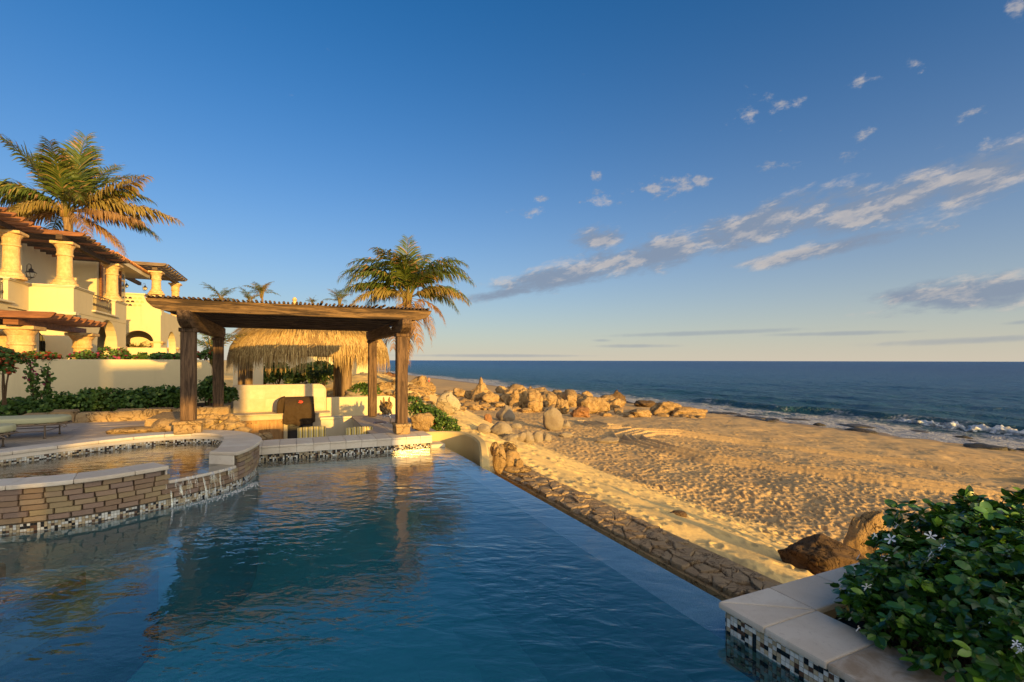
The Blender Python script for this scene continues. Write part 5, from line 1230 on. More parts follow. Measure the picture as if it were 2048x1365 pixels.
# ---------------------------------------------------------------- loungers
def lounger(u1, v0, label, first=[None]):
    """right hand end at u1, near side at v0, runs away to the left"""
    if first[0] is None:
        t = thing('sun_lounger', label, 'sun lounger', (u1, v0, TZ), 'sun loungers on the terrace'); first[0] = t; z1 = .60; ln, wd = 1.95, .62
        b = MB(); n = 9; pts = [(u1 - .30 + .34 * math.sin(a), v0 + wd / 2 - (wd / 2 + .01) * math.cos(a)) for a in [k * math.pi / n for k in range(n + 1)]]
        pts = [(u1 - ln, v0 - .01)] + pts + [(u1 - ln, v0 + wd + .01)]
        b.prism(pts, z1 + .005, z1 + .105); b.build('cushion', MT['cushion_fabric'], t, bevel=.035, seg=3, smooth=True)
        b = MB(); ring_ = [(x, y, z1 - .015) for x, y in pts]; b.tube(ring_ + [ring_[0]], .014, 6); b.build('frame', MT['bronze_metal'], t)
        b = MB()
        for k in range(8): b.tube([(u1 - .1 - k * .25, v0, z1 - .015), (u1 - .1 - k * .25, v0 + wd, z1 - .015)], .008, 5)
        b.build('slats', MT['bronze_metal'], t)
        for x in (u1 - .20, u1 - .85, u1 - 1.75):
            for y in (v0 + .03, v0 + wd - .03): b = MB(); b.lathe([(.022, 0), (.013, .03), (.011, .11), (.020, .125), (.011, .14), (.013, z1 - TZ - .04), (.02, z1 - TZ - .02)], (x, y, TZ), 8); b.build('leg', MT['bronze_metal'], t, smooth=True)
            MB().tube([(x, v0 + .03, TZ + .12), (x, v0 + wd - .03, TZ + .12)], .007, 5).build('stretcher', MT['bronze_metal'], t)
        for y in (v0 + .03, v0 + wd - .03): MB().tube([(u1 - .2, y, TZ + .12), (u1 - 1.75, y, TZ + .12)], .007, 5).build('stretcher', MT['bronze_metal'], t)
        MB().tube([(u1 - .02, v0 + .05, z1 - .02), (u1 + .05, v0 + .04, z1 - .06), (u1 + .075, v0 + .03, z1 - .035), (u1 + .06, v0 + .03, z1 - .015)], .009, 6).build('scroll', MT['bronze_metal'], t)
        return t
    r = first[0].copy(); COL.objects.link(r); r.location = W(u1, v0, TZ); r['label'] = label
    for ch in list(first[0].children): c = ch.copy(); COL.objects.link(c); c.parent = r
    return r
lounger(-3.42, 10.30, 'pale cushioned lounger nearer the shrubs on the terrace'); lounger(-3.66, 9.08, 'pale cushioned lounger nearer the spa at the left edge')
p = W(-4.95, 10.6, .72); o = MB().box(-.2, .2, -.25, .25, 0, .07).build('rolled_towel', MT['dark_fabric'], None, bevel=.03); o.location = p; o.rotation_euler = (0, 0, RZ); tag(o, 'small dark folded towel on the farther lounger', 'towel')
# ---------------------------------------------------------------- villa
vt = thing('villa', 'cream stucco villa with stone columns, balconies and timber pergolas', 'villa', (-8.7, 27.6, 0))
CS, PS = MT['cream_stucco'], MT['pale_stucco']
def arch_wall(name, fixed, a0, a1, z0, z1, op, th=.3, axis='v', out=1, m='cream_stucco', parent=vt):
    """a wall with arched openings; axis 'v' means it runs along v at u=fixed. op: list of (centre, half width, spring z, sill z)"""
    mb = MB()
    def P(s, z, d): return (fixed - d * out, s, z) if axis == 'v' else (s, fixed + d * out, z)
    xs = [a0]
    cur = a0
    for (c, hw_, zs, zb) in sorted(op):
        mb.add([P(cur, z0, 0), P(c - hw_, z0, 0), P(c - hw_, z1, 0), P(cur, z1, 0)], [(0, 1, 2, 3)])
        n = 14; arc = [(c - hw_ * math.cos(math.pi * k / n), zs + hw_ * math.sin(math.pi * k / n) * .9) for k in range(n + 1)]
        for (s1, q1), (s2, q2) in zip(arc[:-1], arc[1:]):
            mb.add([P(s1, q1, 0), P(s2, q2, 0), P(s2, z1, 0), P(s1, z1, 0)], [(0, 1, 2, 3)]); mb.add([P(s1, q1, 0), P(s2, q2, 0), P(s2, q2, th), P(s1, q1, th)], [(0, 1, 2, 3)])
        for s in (c - hw_, c + hw_): mb.add([P(s, zb, 0), P(s, zb, th), P(s, zs, th), P(s, zs, 0)], [(0, 1, 2, 3)])
        if zb > z0 + .01: mb.add([P(c - hw_, z0, 0), P(c + hw_, z0, 0), P(c + hw_, zb, 0), P(c - hw_, zb, 0)], [(0, 1, 2, 3)]); mb.add([P(c - hw_, zb, 0), P(c + hw_, zb, 0), P(c + hw_, zb, th), P(c - hw_, zb, th)], [(0, 1, 2, 3)])
        cur = c + hw_
    mb.add([P(cur, z0, 0), P(a1, z0, 0), P(a1, z1, 0), P(cur, z1, 0)], [(0, 1, 2, 3)])
    return mb.build(name, MT[m], parent)
def column(u, v, z0, z1, r, parent=vt, name='column'):
    H = z1 - z0; b = MB()
    b.lathe([(r * 1.75, 0), (r * 1.75, .10 * 1), (r * 1.5, .13), (r * 1.42, .24), (r * 1.12, .30), (r * 1.16, .36), (r, .40), (r * .93, H - .62), (r * 1.08, H - .60), (r * 1.08, H - .53), (r * .98, H - .50), (r * 1.02, H - .30), (r * 1.30, H - .16), (r * 1.34, H - .12)], (u, v, z0), 20)
    o = b.build(name, MT['cantera_stone'], parent, smooth=False)
    MB().box(u - r * 1.45, u + r * 1.45, v - r * 1.45, v + r * 1.45, z1 - .12, z1).build('capital', MT['cantera_stone'], o, bevel=.015); return o
# ground floor and first floor masses
UF = -8.72
arch_wall('side_wall', UF, 27.6, 35.2, 0, 4.05, [(32.1, 1.55, 2.35, .6)], th=.45)
MB().box(-9.1, -8.74, 35.0, 35.5, 0, 2.45).build('arch_pier', MT['cantera_stone'], vt)
MB().box(-9.2, -8.62, 33.72, 34.3, 2.2, 2.36).build('impost', MT['cantera_stone'], vt, bevel=.02)
arch_wall('front_wall', 27.6, -13.5, UF, 0, 3.75, [(-10.6, .95, 2.3, 0)], th=.4, axis='u')
# inside of the ground floor: curtained glass doors and back walls
MB().box(-14, -8.9, 29.4, 29.6, 0, 3.7).build('inner_wall', PS, vt)
for u in (-10.9, -10.3): 
    d = MB().box(u - .28, u + .28, 29.3, 29.38, 0, 2.9).build('curtained_door', MT['curtain'], vt); MB().box(u - .32, u - .28, 29.27, 29.37, 0, 2.95).build('frame', MT['dark_interior'], d)
MB().box(-12.4, -8.95, 34.6, 34.9, 0, 3.8).build('inner_wall', PS, vt); MB().box(-12.6, -12.4, 28.2, 34.6, 0, 3.8).build('inner_wall', PS, vt)
MB().box(-13.5, -8.75, 27.7, 35.1, 3.75, 4.0).build('ceiling_slab', PS, vt)
# balcony parapets on three faces; gaps hold the iron railings
def parapet(u0, u1, v0, v1, z0=3.75, z1=4.83, cap=True):
    MB().box(u0, u1, v0, v1, z0, z1).build('parapet', CS, vt)
    if cap: MB().box(u0 - .03, u1 + .05, v0 - .05, v1 + .03, z1, z1 + .045).build('parapet_cap', PS, vt, bevel=.01); MB().box(u0 - .06, u1 + .09, v0 - .09, v1 + .06, z1 + .047, z1 + .10).build('parapet_cap', PS, vt, bevel=.012)
parapet(-10.4, -8.7, 27.58, 27.88); parapet(-9.0, -8.70, 27.885, 29.9); MB().box(-9.0, -8.7, 29.9, 33.2, 3.75, 4.02).build('parapet', CS, vt); parapet(-9.0, -8.7, 33.2, 35.2)
MB().box(-9.05, -8.56, 29.75, 33.35, 3.97, 4.06).build('sill', PS, vt, bevel=.02)
parapet(-10.5, -10.2, 25.9, 27.6); MB().box(-10.5, -10.2, 22.0, 25.9, 3.6, 3.95).build('parapet', CS, vt); MB().box(-10.55, -10.06, 21.8, 26.1, 3.9, 3.99).build('sill', PS, vt, bevel=.02)
MB().box(-13, -10.22, 27.57, 27.6, 3.74, 3.76).build('cornice', PS, vt)
MB().box(-8.78, -8.60, 27.5, 27.95, 3.62, 3.76).build('cornice', PS, vt, bevel=.02); MB().box(-10.3, -8.6, 27.48, 27.62, 3.62, 3.752).build('cornice', PS, vt, bevel=.02)
arch_wall('lower_side_wall', -10.22, 22.5, 27.6, 0, 3.7, [], th=.4)
def railing(u, v0, v1, z0, z1, parent=vt):
    fr = MB(); fr.tube([(u, v0, z1), (u, v1, z1)], .022, 6); fr.tube([(u, v0, z1 - .17), (u, v1, z1 - .17)], .014, 6); fr.tube([(u, v0, z0), (u, v1, z0)], .02, 6)
    o = fr.build('railing', MT['iron'], parent); n = int((v1 - v0) / .13)
    for k in range(n + 1):
        v = v0 + (v1 - v0) * k / n; b = MB(); b.tube([(u, v, z0), (u, v, z1 - .17)], .011, 5)
        if k % 2: b.lathe([(.012, 0), (.032, .05), (.032, .11), (.012, .16)], (u, v, (z0 + z1) / 2 - .16), 6)
        b.build('baluster', MT['iron'], o)
    for k in range(0, n, 2):
        v = v0 + (v1 - v0) * (k + .5) / n; q = (v1 - v0) / n; b = MB(); b.tube([(u, v + math.cos(a) * q * .9, z1 - .085 + math.sin(a) * .07) for a in [i * math.pi / 4 for i in range(9)]], .009, 5); b.build('scroll', MT['iron'], o)
railing(-8.85, 29.95, 33.15, 4.08, 4.88); railing(-10.35, 22.0, 25.85, 4.0, 4.85)
# first floor: rooms set back behind the balcony
MB().box(-16, -11.6, 30.3, 30.6, 4.0, 7.2).build('upper_wall', PS, vt); MB().box(-11.75, -11.45, 30.3, 34.0, 4.0, 7.2).build('upper_wall', PS, vt)
MB().box(-16, -9.9, 34.6, 39.8, 4.0, 7.68).build('upper_wall', CS, vt)
for u0, u1 in ((-12.95, -12.5), (-11.42, -11.42 + .01)):
    pass
MB().box(-12.75, -12.35, 30.22, 30.29, 4.0, 6.6).build('door', MT['dark_wood'], vt)
MB().box(-15.6, -13.9, 30.22, 30.29, 4.0, 6.6).build('door', MT['window_glass'], vt)
for k in range(2):
    w_ = MB().box(-9.895, -9.85, 35.2 + k * 2.3, 37.1 + k * 2.3, 5.2, 7.2).build('window', MT['window_glass'], vt); MB().box(-9.86, -9.77, 34.9 + k * 2.3, 35.2 + k * 2.3, 5.0, 7.3).build('frame', MT['red_wood'], w_)
    MB().box(-9.86, -9.77, 36.1 + k * 2.3, 36.25 + k * 2.3, 5.0, 7.3).build('frame', MT['red_wood'], w_)
# columns of the upper balcony and of the terrace below
column(-10.36, 26.55, 4.93, 6.88, .28); column(-9.12, 27.95, 4.93, 6.86, .28); column(-9.02, 33.9, 4.93, 6.98, .28)
# timber pergola over the balcony: a beam on the columns, rafters with shaped tails
def tail_beam(u0, u1, v, z0, z1, th, m, parent, name):
    e = .42; pr = [(u0, 0, z1), (u1 - .04, 0, z1), (u1, 0, z1 - .03), (u1 - .03, 0, z1 - .07), (u1 - .10, 0, z0 + .04), (u1 - .22, 0, z0 + .01), (u1 - e, 0, z0), (u0, 0, z0)]
    return MB().extr(pr, (0, v - th / 2, 0), (0, v + th / 2, 0)).build(name, MT[m], parent, bevel=.006)
MB().box(-9.22, -9.0, 27.3, 34.6, 6.885, 7.10).build('beam', MT['dark_wood'], vt); MB().box(-10.5, -10.28, 21.5, 27.9, 6.885, 7.10).build('beam', MT['dark_wood'], vt)
for k in range(11): tail_beam(-13.5, -8.28, 27.55 + k * .66, 7.105, 7.30, .12, 'dark_wood' if k % 3 else 'red_wood', vt, 'rafter')
for k in range(8): tail_beam(-14.5, -9.55, 22.2 + k * .68, 7.105, 7.30, .12, 'red_wood', vt, 'rafter')
for k in range(14): MB().box(-13.3 + k * .36, -13.22 + k * .36, 27.4, 34.4, 7.305, 7.36).build('purlin', MT['dark_wood'], vt)
for k in range(12): MB().box(-14.3 + k * .38, -14.22 + k * .38, 22.0, 27.2, 7.305, 7.36).build('purlin', MT['dark_wood'], vt)
# lower pergola
for (u, v, r_) in ((-7.85, 20.75, .32), (-7.62, 25.05, .30)): column(u, v, -.3, 2.72, r_)
column(-9.35, 23.4, -.3, 2.66, .28)
MB().box(-7.95, -7.6, 19.9, 25.4, 2.725, 2.92).build('beam', MT['red_wood'], vt)
for k in range(8): tail_beam(-13, -6.62, 19.65 + k * .66, 2.925, 3.13, .14, 'red_wood', vt, 'rafter')
for k in range(14): MB().box(-13 + k * .36, -12.92 + k * .36, 20, 24.4, 2.865, 2.92).build('purlin', MT['dark_wood'], vt)
MB().box(-14, -7, 19, 30, -.6, -.3).build('terrace_slab', MT['floor_paver'], vt)
MB().box(-14, -9.4, 26.1, 26.3, 0, 2.9).build('inner_wall', CS, vt)
# tiled hip roof of the upper floor
rz0, rz1 = 7.7, 9.0
def roof(u0, u1, v0, v1, z0, z1, parent):
    uc_, vc_ = (u0 + u1) / 2, (v0 + v1) / 2; rg = min(u1 - u0, v1 - v0) / 2
    A = [(u0, v0, z0), (u1, v0, z0), (u1, v1, z0), (u0, v1, z0), (uc_, v0 + rg, z1), (uc_, v1 - rg, z1)]
    o = MB().add(A, [(0, 1, 4), (1, 2, 5, 4), (2, 3, 5), (3, 0, 4, 5), (3, 2, 1, 0)]).build('roof', MT['roof_tile'], parent)
    MB().box(u0 + .2, u1 - .1, v0 + .15, v1 - .2, z0 - .28, z0 - .004).build('eave', PS, parent)
    rt = MB(); rt.tube([(-.5, 0, 0), (.5, 0, 0)], .085, 6, cap=True); tm = rt.build('roof_tile', MT['roof_tile'], None); me = tm.data; bpy.data.objects.remove(tm)
    def course(a, c, n):      # tiles laid from the eave towards the ridge in rows along the edge a->c
        for i in range(n):
            p = Vector(a).lerp(Vector(c), (i + .5) / n)
            yield p
    cnt = 0
    up = Vector((0, rg, z1 - z0)).normalized()
    for p in course((u0, v0, z0), (u1, v0, z0), 24):
        d = min(p.x - u0, u1 - p.x)
        for q in range(3):
            if q * .45 > d: continue
            s = p + up * (.22 + q * .45) + Vector((0, 0, .05)); t_ = link('roof_tile', me, o, s - ORG[parent.name]); t_.rotation_euler = up.to_track_quat('X', 'Z').to_euler(); t_.scale = (.46, 1, 1); cnt += 1
    up2 = Vector((-rg, 0, z1 - z0)).normalized()
    for p in course((u1, v0, z0), (u1, v1, z0), 26):
        d = min(p.y - v0, v1 - p.y)
        for q in range(4):
            if q * .45 > d: continue
            s = p + up2 * (.22 + q * .45) + Vector((0, 0, .05)); t_ = link('roof_tile', me, o, s - ORG[parent.name]); t_.rotation_euler = up2.to_track_quat('X', 'Z').to_euler(); t_.scale = (.46, 1, 1)
roof(-16.6, -9.0, 34.9, 42.5, rz0, rz1, vt)

# second villa further along
vb = thing('second_villa', 'second cream villa with a pierced parapet and two arches behind the first', 'villa', (-8, 40, 0))
arch_wall('front_wall', 40.0, -12.5, -8.0, 0, 5.0, [(-9.25, .85, 2.85, 0)], th=.45, axis='u', parent=vb)
arch_wall('side_wall', -8.0, 40.0, 47.5, 0, 4.7, [(43.4, 1.45, 2.45, 0)], th=.45, axis='v', parent=vb)
MB().box(-12.5, -8.5, 42.6, 42.8, 0, 4.6).build('inner_wall', PS, vb); MB().box(-11.6, -11.3, 41, 47.5, 0, 4.6).build('inner_wall', PS, vb); MB().box(-12.4, -8.05, 40.1, 47.4, 4.55, 4.7).build('ceiling_slab', PS, vb)
column(-8.30, 40.42, 0, 2.9, .3, vb); column(-8.3, 45.5, 0, 2.6, .3, vb)
# pierced parapet with scalloped openings, sweeping down at its right end
b = MB(); pr = [(-12.5, 0, 5.0), (-12.5, 0, 6.02), (-8.95, 0, 6.02), (-8.92, 0, 5.9), (-8.8, 0, 5.6), (-8.55, 0, 5.3), (-8.25, 0, 5.12), (-8.0, 0, 5.08), (-8.0, 0, 5.0)]
b.extr([p for p in pr], (0, 40.0, 0), (0, 40.25, 0)); b.build('parapet', CS, vb)
MB().box(-12.5, -8.85, 39.93, 40.3, 6.02, 6.12).build('parapet_cap', PS, vb, bevel=.02)
for r_ in range(3):
    for k in range(7):
        uu = -10.2 + k * .26 + (r_ % 2) * .13; zz = 5.78 - r_ * .24
        if uu > -8.95: continue
        n = 8; sc = [(uu + .105 * math.cos(math.pi * i / n), 0, zz + .13 * math.sin(math.pi * i / n) - .05) for i in range(n + 1)]
        MB().extr(sc, (0, 39.985, 0), (0, 39.997, 0)).build('scallop', MT['dark_interior'] if k < 3 else MT['sand_stucco'], vb)
o = MB(); o.lathe([(.12, 0), (.16, .04), (.16, .16), (.1, .2)], (-10.1, 39.9, 4.35), 10); o.build('wall_light', MT['cantera_stone'], vb)
MB().box(-8.3, -8.0, 40.25, 47.5, 4.7, 5.0).build('parapet', CS, vb)
column(-8.35, 40.5, 6.12, 7.72, .28, vb); column(-8.35, 46.6, 5.0, 7.78, .28, vb)
MB().box(-8.9, -8.0, 40.3, 41.0, 5.0, 6.10).build('plinth', CS, vb)
MB().box(-8.50, -8.2, 40.0, 47.2, 7.78, 7.98).build('beam', MT['grey_wood'], vb); MB().box(-10.9, -10.7, 40.0, 47.2, 7.55, 7.8).build('beam', MT['grey_wood'], vb)
for k in range(9): tail_beam(-12, -7.55, 40.1 + k * .82, 7.985, 8.16, .14, 'grey_wood', vb, 'rafter')
tail_beam(-11.4, -7.6, 39.7, 7.985, 8.2, .14, 'grey_wood', vb, 'rafter')
for k in range(12): MB().box(-11.6 + k * .36, -11.52 + k * .36, 40, 46.9, 8.165, 8.21).build('purlin', MT['grey_wood'], vb)
MB().box(-11.5, -10.75, 42.5, 43.2, 5.0, 7.5).build('upper_pier', CS, vb)
t = thing('low_terrace_wall', 'low bright cream wall in front of the second villa', 'wall', (-9, 38.0, 0))
MB().box(-12, -7.2, 37.6, 37.9, 0, 2.42).build('stucco_wall', CS, t, bevel=.01)
t = thing('garden_pavilion_wall', 'pale wall corner seen under the left side of the palapa', 'wall', (-1, 26, 0))
p = at(505, 745, 23); u, v = UV(p.x, p.y); MB().box(u - .8, u + .45, v, v + .3, -.3, 1.95).build('stucco_wall', MT['pale_stucco'], t)
t = thing('far_cream_wall', 'long low sunlit wall behind the bushes under the palapa', 'wall', (3, 30, 0))
MB().box(-1.5, 4.2, 29.5, 29.8, -.3, 1.9).build('stucco_wall', CS, t)
# wall lanterns
def lantern(label, px, py, Y, s, hook=1):
    p = at(px, py, Y); t = thing('wall_lantern', label, 'lantern', p, 'iron lanterns on the villas', grid=False)
    def q(x, z): return p + Vector((x * s, 0, z * s))
    b = MB(); b.lathe([(.20 * s, -.32 * s), (.34 * s, .02 * s)], tuple(p), 6); b.build('glass', MT['lamp_glass'], t)
    b = MB()
    for k in range(6):
        a = math.pi * k / 3; c, s_ = math.cos(a), math.sin(a); b.tube([p + Vector((.20 * s * c, .20 * s * s_, -.32 * s)), p + Vector((.345 * s * c, .345 * s * s_, .02 * s))], .018 * s, 4)
    b.lathe([(.22 * s, -.36 * s), (.22 * s, -.32 * s), (.06 * s, -.42 * s)], tuple(p), 6); b.lathe([(.38 * s, .02 * s), (.38 * s, .06 * s), (.15 * s, .22 * s), (.15 * s, .27 * s), (.2 * s, .3 * s), (.05 * s, .42 * s), (.02 * s, .6 * s)], tuple(p), 6); b.build('cage', MT['iron'], t)
    b = MB(); b.tube([q(.0, .55), q(-.02, .72), q(-.2, .8), q(-.36, .68), q(-.38, .3), q(-.38, -.4)], .03 * s, 5); b.tube([q(-.38, -.3), q(-.2, -.55), q(0, -.45)], .025 * s, 5); b.build('bracket', MT['iron'], t)
lantern('large iron lantern between the two nearest balcony columns', 62, 549, 22.6, .55); lantern('small iron lantern left of the second villa column', 290, 578, 34, .42); lantern('small iron lantern in front of the balcony windows', 253, 573, 33.5, .36)
t = thing('security_camera', 'small dark camera on the side wall of the second villa', 'camera', at(327, 646, 36), grid=False)
p = at(327, 646, 35.5); MB().tube([p + Vector((-.12, 0, .05)), p + Vector((.14, 0, -.02))], .05, 6).build('camera_body', MT['iron'], t); MB().tube([p + Vector((.02, 0, 0)), p + Vector((.05, .1, -.16))], .03, 5).build('bracket', MT['iron'], t)
# unseen blocks added behind the camera, stepped to shade the pool side
hw_ = thing('shade_blocks', 'unseen blocks added behind the viewer to shade the pool side', 'villa', (0, -12, 0), grid=False)
def SD(w, d): v = Vector((.80, .60, 0)) * w + SUN_H * d; return v.x, v.y
def sbox(name, w0, w1, z0, z1, m, d=13.0, th=.35):
    P = [SD(w0, d), SD(w1, d), SD(w1, d + th), SD(w0, d + th)]; k = SUN_TAN * d
    return MB().prism(P, z0 if z0 < -1 else z0 + k, z1 + k).build(name, m, hw_)
for w0, w1, z0, z1, nm in ((-16, -0.9, -3, 3.85, 'shade_wall'), (-0.88, 3.62, -3, 1.60, 'shade_mid'), (3.64, 4.62, -3, .76, 'shade_low'), (4.64, 5.7, -3, -.05, 'shade_step')): sbox(nm, w0, w1, z0, z1, MT['cream_stucco'])
sbox('shade_band', -0.88, 2.2, 2.2, 3.5, MT['red_wood'])
for w0 in (2.0,): sbox('shade_post', w0, w0 + .18, 1.602, 2.198, MT['post_wood'])
# ---------------------------------------------------------------- boulders on the beach
S_ = dict(m='grey_rock', facets=8, rough=.07, cut=(.7, .95), soft=.014)
B = boulder
B(875, 921, 783, 828, 'big pale rounded boulder standing alone on the sand', m='pale_rock', facets=9, rough=.08, cut=(.72, .92), sink=.1, seed=31)
B(993, 1030, 810, 844, 'pointed grey boulder above the round grey one', peak=.45, sink=.15, seed=32, **S_)
B(1087, 1126, 813, 862, 'tall upright grey boulder standing alone on the sand', peak=.12, lean=(-.22, 0), depth=.5, sink=.1, seed=39, **S_)
B(1122, 1142, 841, 858, 'small broken stone at the foot of the tall upright boulder', m='grey_rock', facets=8, rough=.1)
B(978, 1024, 844, 878, 'round grey boulder in the middle of the boulder group', sink=.15, seed=35, **S_)
B(953, 981, 848, 868, 'low grey stone left of the round boulder', seed=36, **S_)
B(1020, 1044, 846, 858, 'small flat stone right of the round boulder', seed=37, **S_)
B(1001, 1036, 868, 888, 'flat grey stone leaning in front of the round boulder', seed=38, lean=(.3, 0), **S_)
B(1028, 1052, 864, 884, 'grey oblong stone in the front row of the boulder group', seed=39, lean=(.3, 0), **S_)
B(1042, 1068, 862, 888, 'lumpy grey stone in the middle of the front row', seed=40, **S_)
B(1064, 1086, 863, 888, 'upright grey stone at the right of the front row', seed=41, **S_)
B(1082, 1103, 867, 885, 'half buried low stone at the right end of the front row', seed=42, **S_)
B(1118, 1146, 864, 876, 'low mound like stone alone on the sand below the tall boulder', seed=43, **S_)
B(1190, 1238, 874, 888, 'flat half buried stone beside the wheel tracks', seed=44, **S_)
B(969, 984, 828, 845, 'small rust coloured stone left of the pointed boulder', m='rust_rock', facets=8, rough=.08)
B(1340, 1372, 1022, 1036, 'little dark stone half buried in the lit sand bank', m='brown_rock', facets=5, rough=.08)
A_ = dict(facets=16, rough=.22, cut=(.55, .92), depth=.8)
GR = [(941, 982, 754, 806, 'tall pointed golden rock, the highest of the ridge', dict(peak=.55)), (928, 951, 781, 803, 'golden rock left of the highest one', {}), (960, 998, 782, 811, 'shaded golden rock at the right foot of the highest one', {}),
      (996, 1024, 786, 812, 'dark faced rock between the highest rock and the split ones', {}), (1019, 1042, 779, 818, 'left one of the upright split rocks', dict(peak=.3)), (1036, 1059, 776, 818, 'middle one of the upright split rocks', dict(peak=.2)),
      (1053, 1086, 779, 824, 'broad right one of the upright split rocks', {}), (1080, 1120, 785, 817, 'golden rock just right of the split rocks', {}), (1110, 1138, 795, 830, 'rock with a dark left face near the middle of the ridge', {}),
      (1132, 1160, 789, 815, 'rounded top rock behind the middle of the ridge', {}), (1140, 1181, 813, 835, 'low reddish rock at the front of the ridge', dict(m='rust_rock')), (1155, 1198, 791, 829, 'large pale golden rock in the ridge', {}),
      (1184, 1219, 793, 827, 'golden rock next to the right end of the ridge', {}), (1208, 1242, 796, 820, 'last golden rock at the right end of the ridge', {}), (1213, 1251, 779, 805, 'dark brown pointed rock behind the ridge end', dict(m='brown_rock', peak=.5)),
      (1258, 1302, 818, 835, 'broad flat golden rock right of the ridge', {}), (1300, 1364, 802, 832, 'golden rock shelf close to the water', {}), (1338, 1412, 812, 833, 'long low rock tapering to the shore', {}), (1268, 1312, 801, 815, 'dark flat rock behind the golden shelf', dict(m='brown_rock')),
      (700, 734, 745, 782, 'dark granite slab leaning left of the rear pergola post', dict(m='grey_rock', Y=26)), (742, 800, 744, 780, 'reddish rock pile top behind the right posts', dict(m='rust_rock', Y=26)), (756, 792, 764, 800, 'pale round rock between the right pergola posts', dict(Y=21)),
      (816, 858, 751, 786, 'large golden rock right of the front pergola post', dict(Y=31)), (730, 770, 776, 806, 'golden rock at the foot of the palapa side', dict(Y=20)), (842, 872, 764, 784, 'low golden rock beside the large one', dict(Y=33)), (690, 730, 775, 800, 'flat slab stone by the palapa posts', dict(Y=17.2, m='grey_rock')),
      (1048, 1080, 800, 826, 'squat stone before the split rocks', {}), (905, 935, 776, 796, 'small golden outcrop left of the ridge', {})]
for k, (x0, x1, yt, yb, lb, kw) in enumerate(GR): B(x0, x1, yt, yb, lb, cat='rock', name='rock', group='golden rocks of the ridge', seed=400 + k, **{**A_, **kw})
rq = random.Random(12)
# loose rocks which nothing tells apart: three bands
LM = [(x0, x1, yt, yb, nm) for (x0, x1, yt, yb, lb, kw), nm in zip(GR, ('the highest ridge rock', 'the rock left of the highest one', 'the shaded rock under the highest one', 'the dark faced ridge rock', 'the left split rock', 'the middle split rock', 'the broad split rock', 'the rock right of the split ones', 'the dark sided middle rock', 'the rounded rear ridge rock', 'the low reddish rock', 'the large pale ridge rock', 'the second last ridge rock', 'the last ridge rock', 'the dark pointed rock', 'the broad flat rock', 'the rock shelf', 'the long tapering rock', 'the dark flat rock', 'the granite slab', 'the reddish rock pile', 'the pale rock between the posts', 'the large rock right of the post', 'the rock by the palapa', 'the low rock beside the post rock', 'the slab by the log posts', 'the squat rock', 'the small outcrop'))]
LM += [(875, 921, 783, 828, 'the big pale boulder'), (1087, 1126, 813, 862, 'the tall grey boulder'), (993, 1030, 810, 844, 'the pointed grey boulder'), (969, 984, 828, 845, 'the rust coloured stone')]
SEEN = {}
def where(p, w, stem_):
    px = CX + p.x / p.y * FPX; py = HY + (EYE - p.z) / p.y * FPX; b_ = min(LM, key=lambda l: abs((l[0] + l[1]) / 2 - px) + 1.5 * abs(l[3] - py)); cx = (b_[0] + b_[1]) / 2
    side = 'left of' if px < b_[0] + 3 else ('right of' if px > b_[1] - 3 else ('in front of' if py > b_[3] - 3 else 'behind')); wp_ = w * 2 / p.y * FPX
    sz = 'tiny' if wp_ < 12 else ('small' if wp_ < 18 else ('mid' if wp_ < 26 else 'sizeable'))
    for far_ in ('just ', '', 'well '):
        l_ = f'{sz} {stem_} {far_}{side} {b_[4]}'
        if l_ not in SEEN: break
    SEEN[l_] = 1; return l_
def scatter(n, xs, ys, wr, label, group, m='golden_rock', hr=.55, name='loose_rock'):
    meshes = [rock_mesh(name, 1, 1, 1, 900 + k + n, 11, .2, 3, m, cut=(.55, .9)) for k in range(7)]
    for k in range(n):
        f_ = rq.random(); px = xs[0] + (xs[1] - xs[0]) * f_; y0 = ys[0](px) if callable(ys[0]) else ys[0]; y1 = ys[1](px) if callable(ys[1]) else ys[1]
        g = ground(px, rq.uniform(y0, y1)); w = rq.uniform(*wr) / FPX * g.y / 2
        o = link(name, meshes[k % 7], None, g + Vector((0, 0, w * hr * .25))); o.scale = (w, w * rq.uniform(.6, 1), w * hr * rq.uniform(.6, 1.2)); o.rotation_euler = (0, 0, rq.uniform(0, 6.28)); tag(o, where(g, w, label), 'rock', group)
scatter(46, (930, 1245), (lambda x: 800 + (x - 930) * .04, lambda x: 822 + (x - 930) * .045), (12, 36), 'golden sand rock', 'small rocks at the foot of the ridge')
scatter(34, (1000, 1240), (lambda x: 784 + (x - 1000) * .09, lambda x: 796 + (x - 1000) * .09), (18, 42), 'golden piled rock', 'rocks on the back of the ridge', hr=.8)
scatter(40, (820, 960), (lambda x: 778 + (x - 820) * .05, 826), (8, 24), 'loose stone', 'loose rocks between palm and ridge', hr=.5)
scatter(26, (740, 850), (770, 800), (12, 30), 'golden rubble stone', 'rubble around the palm foot', hr=.7)
scatter(22, (1230, 1420), (lambda x: 826 + (x - 1230) * .03, lambda x: 834 + (x - 1230) * .02), (12, 34), 'flat rock', 'flat rocks at the sand edge', hr=.3)
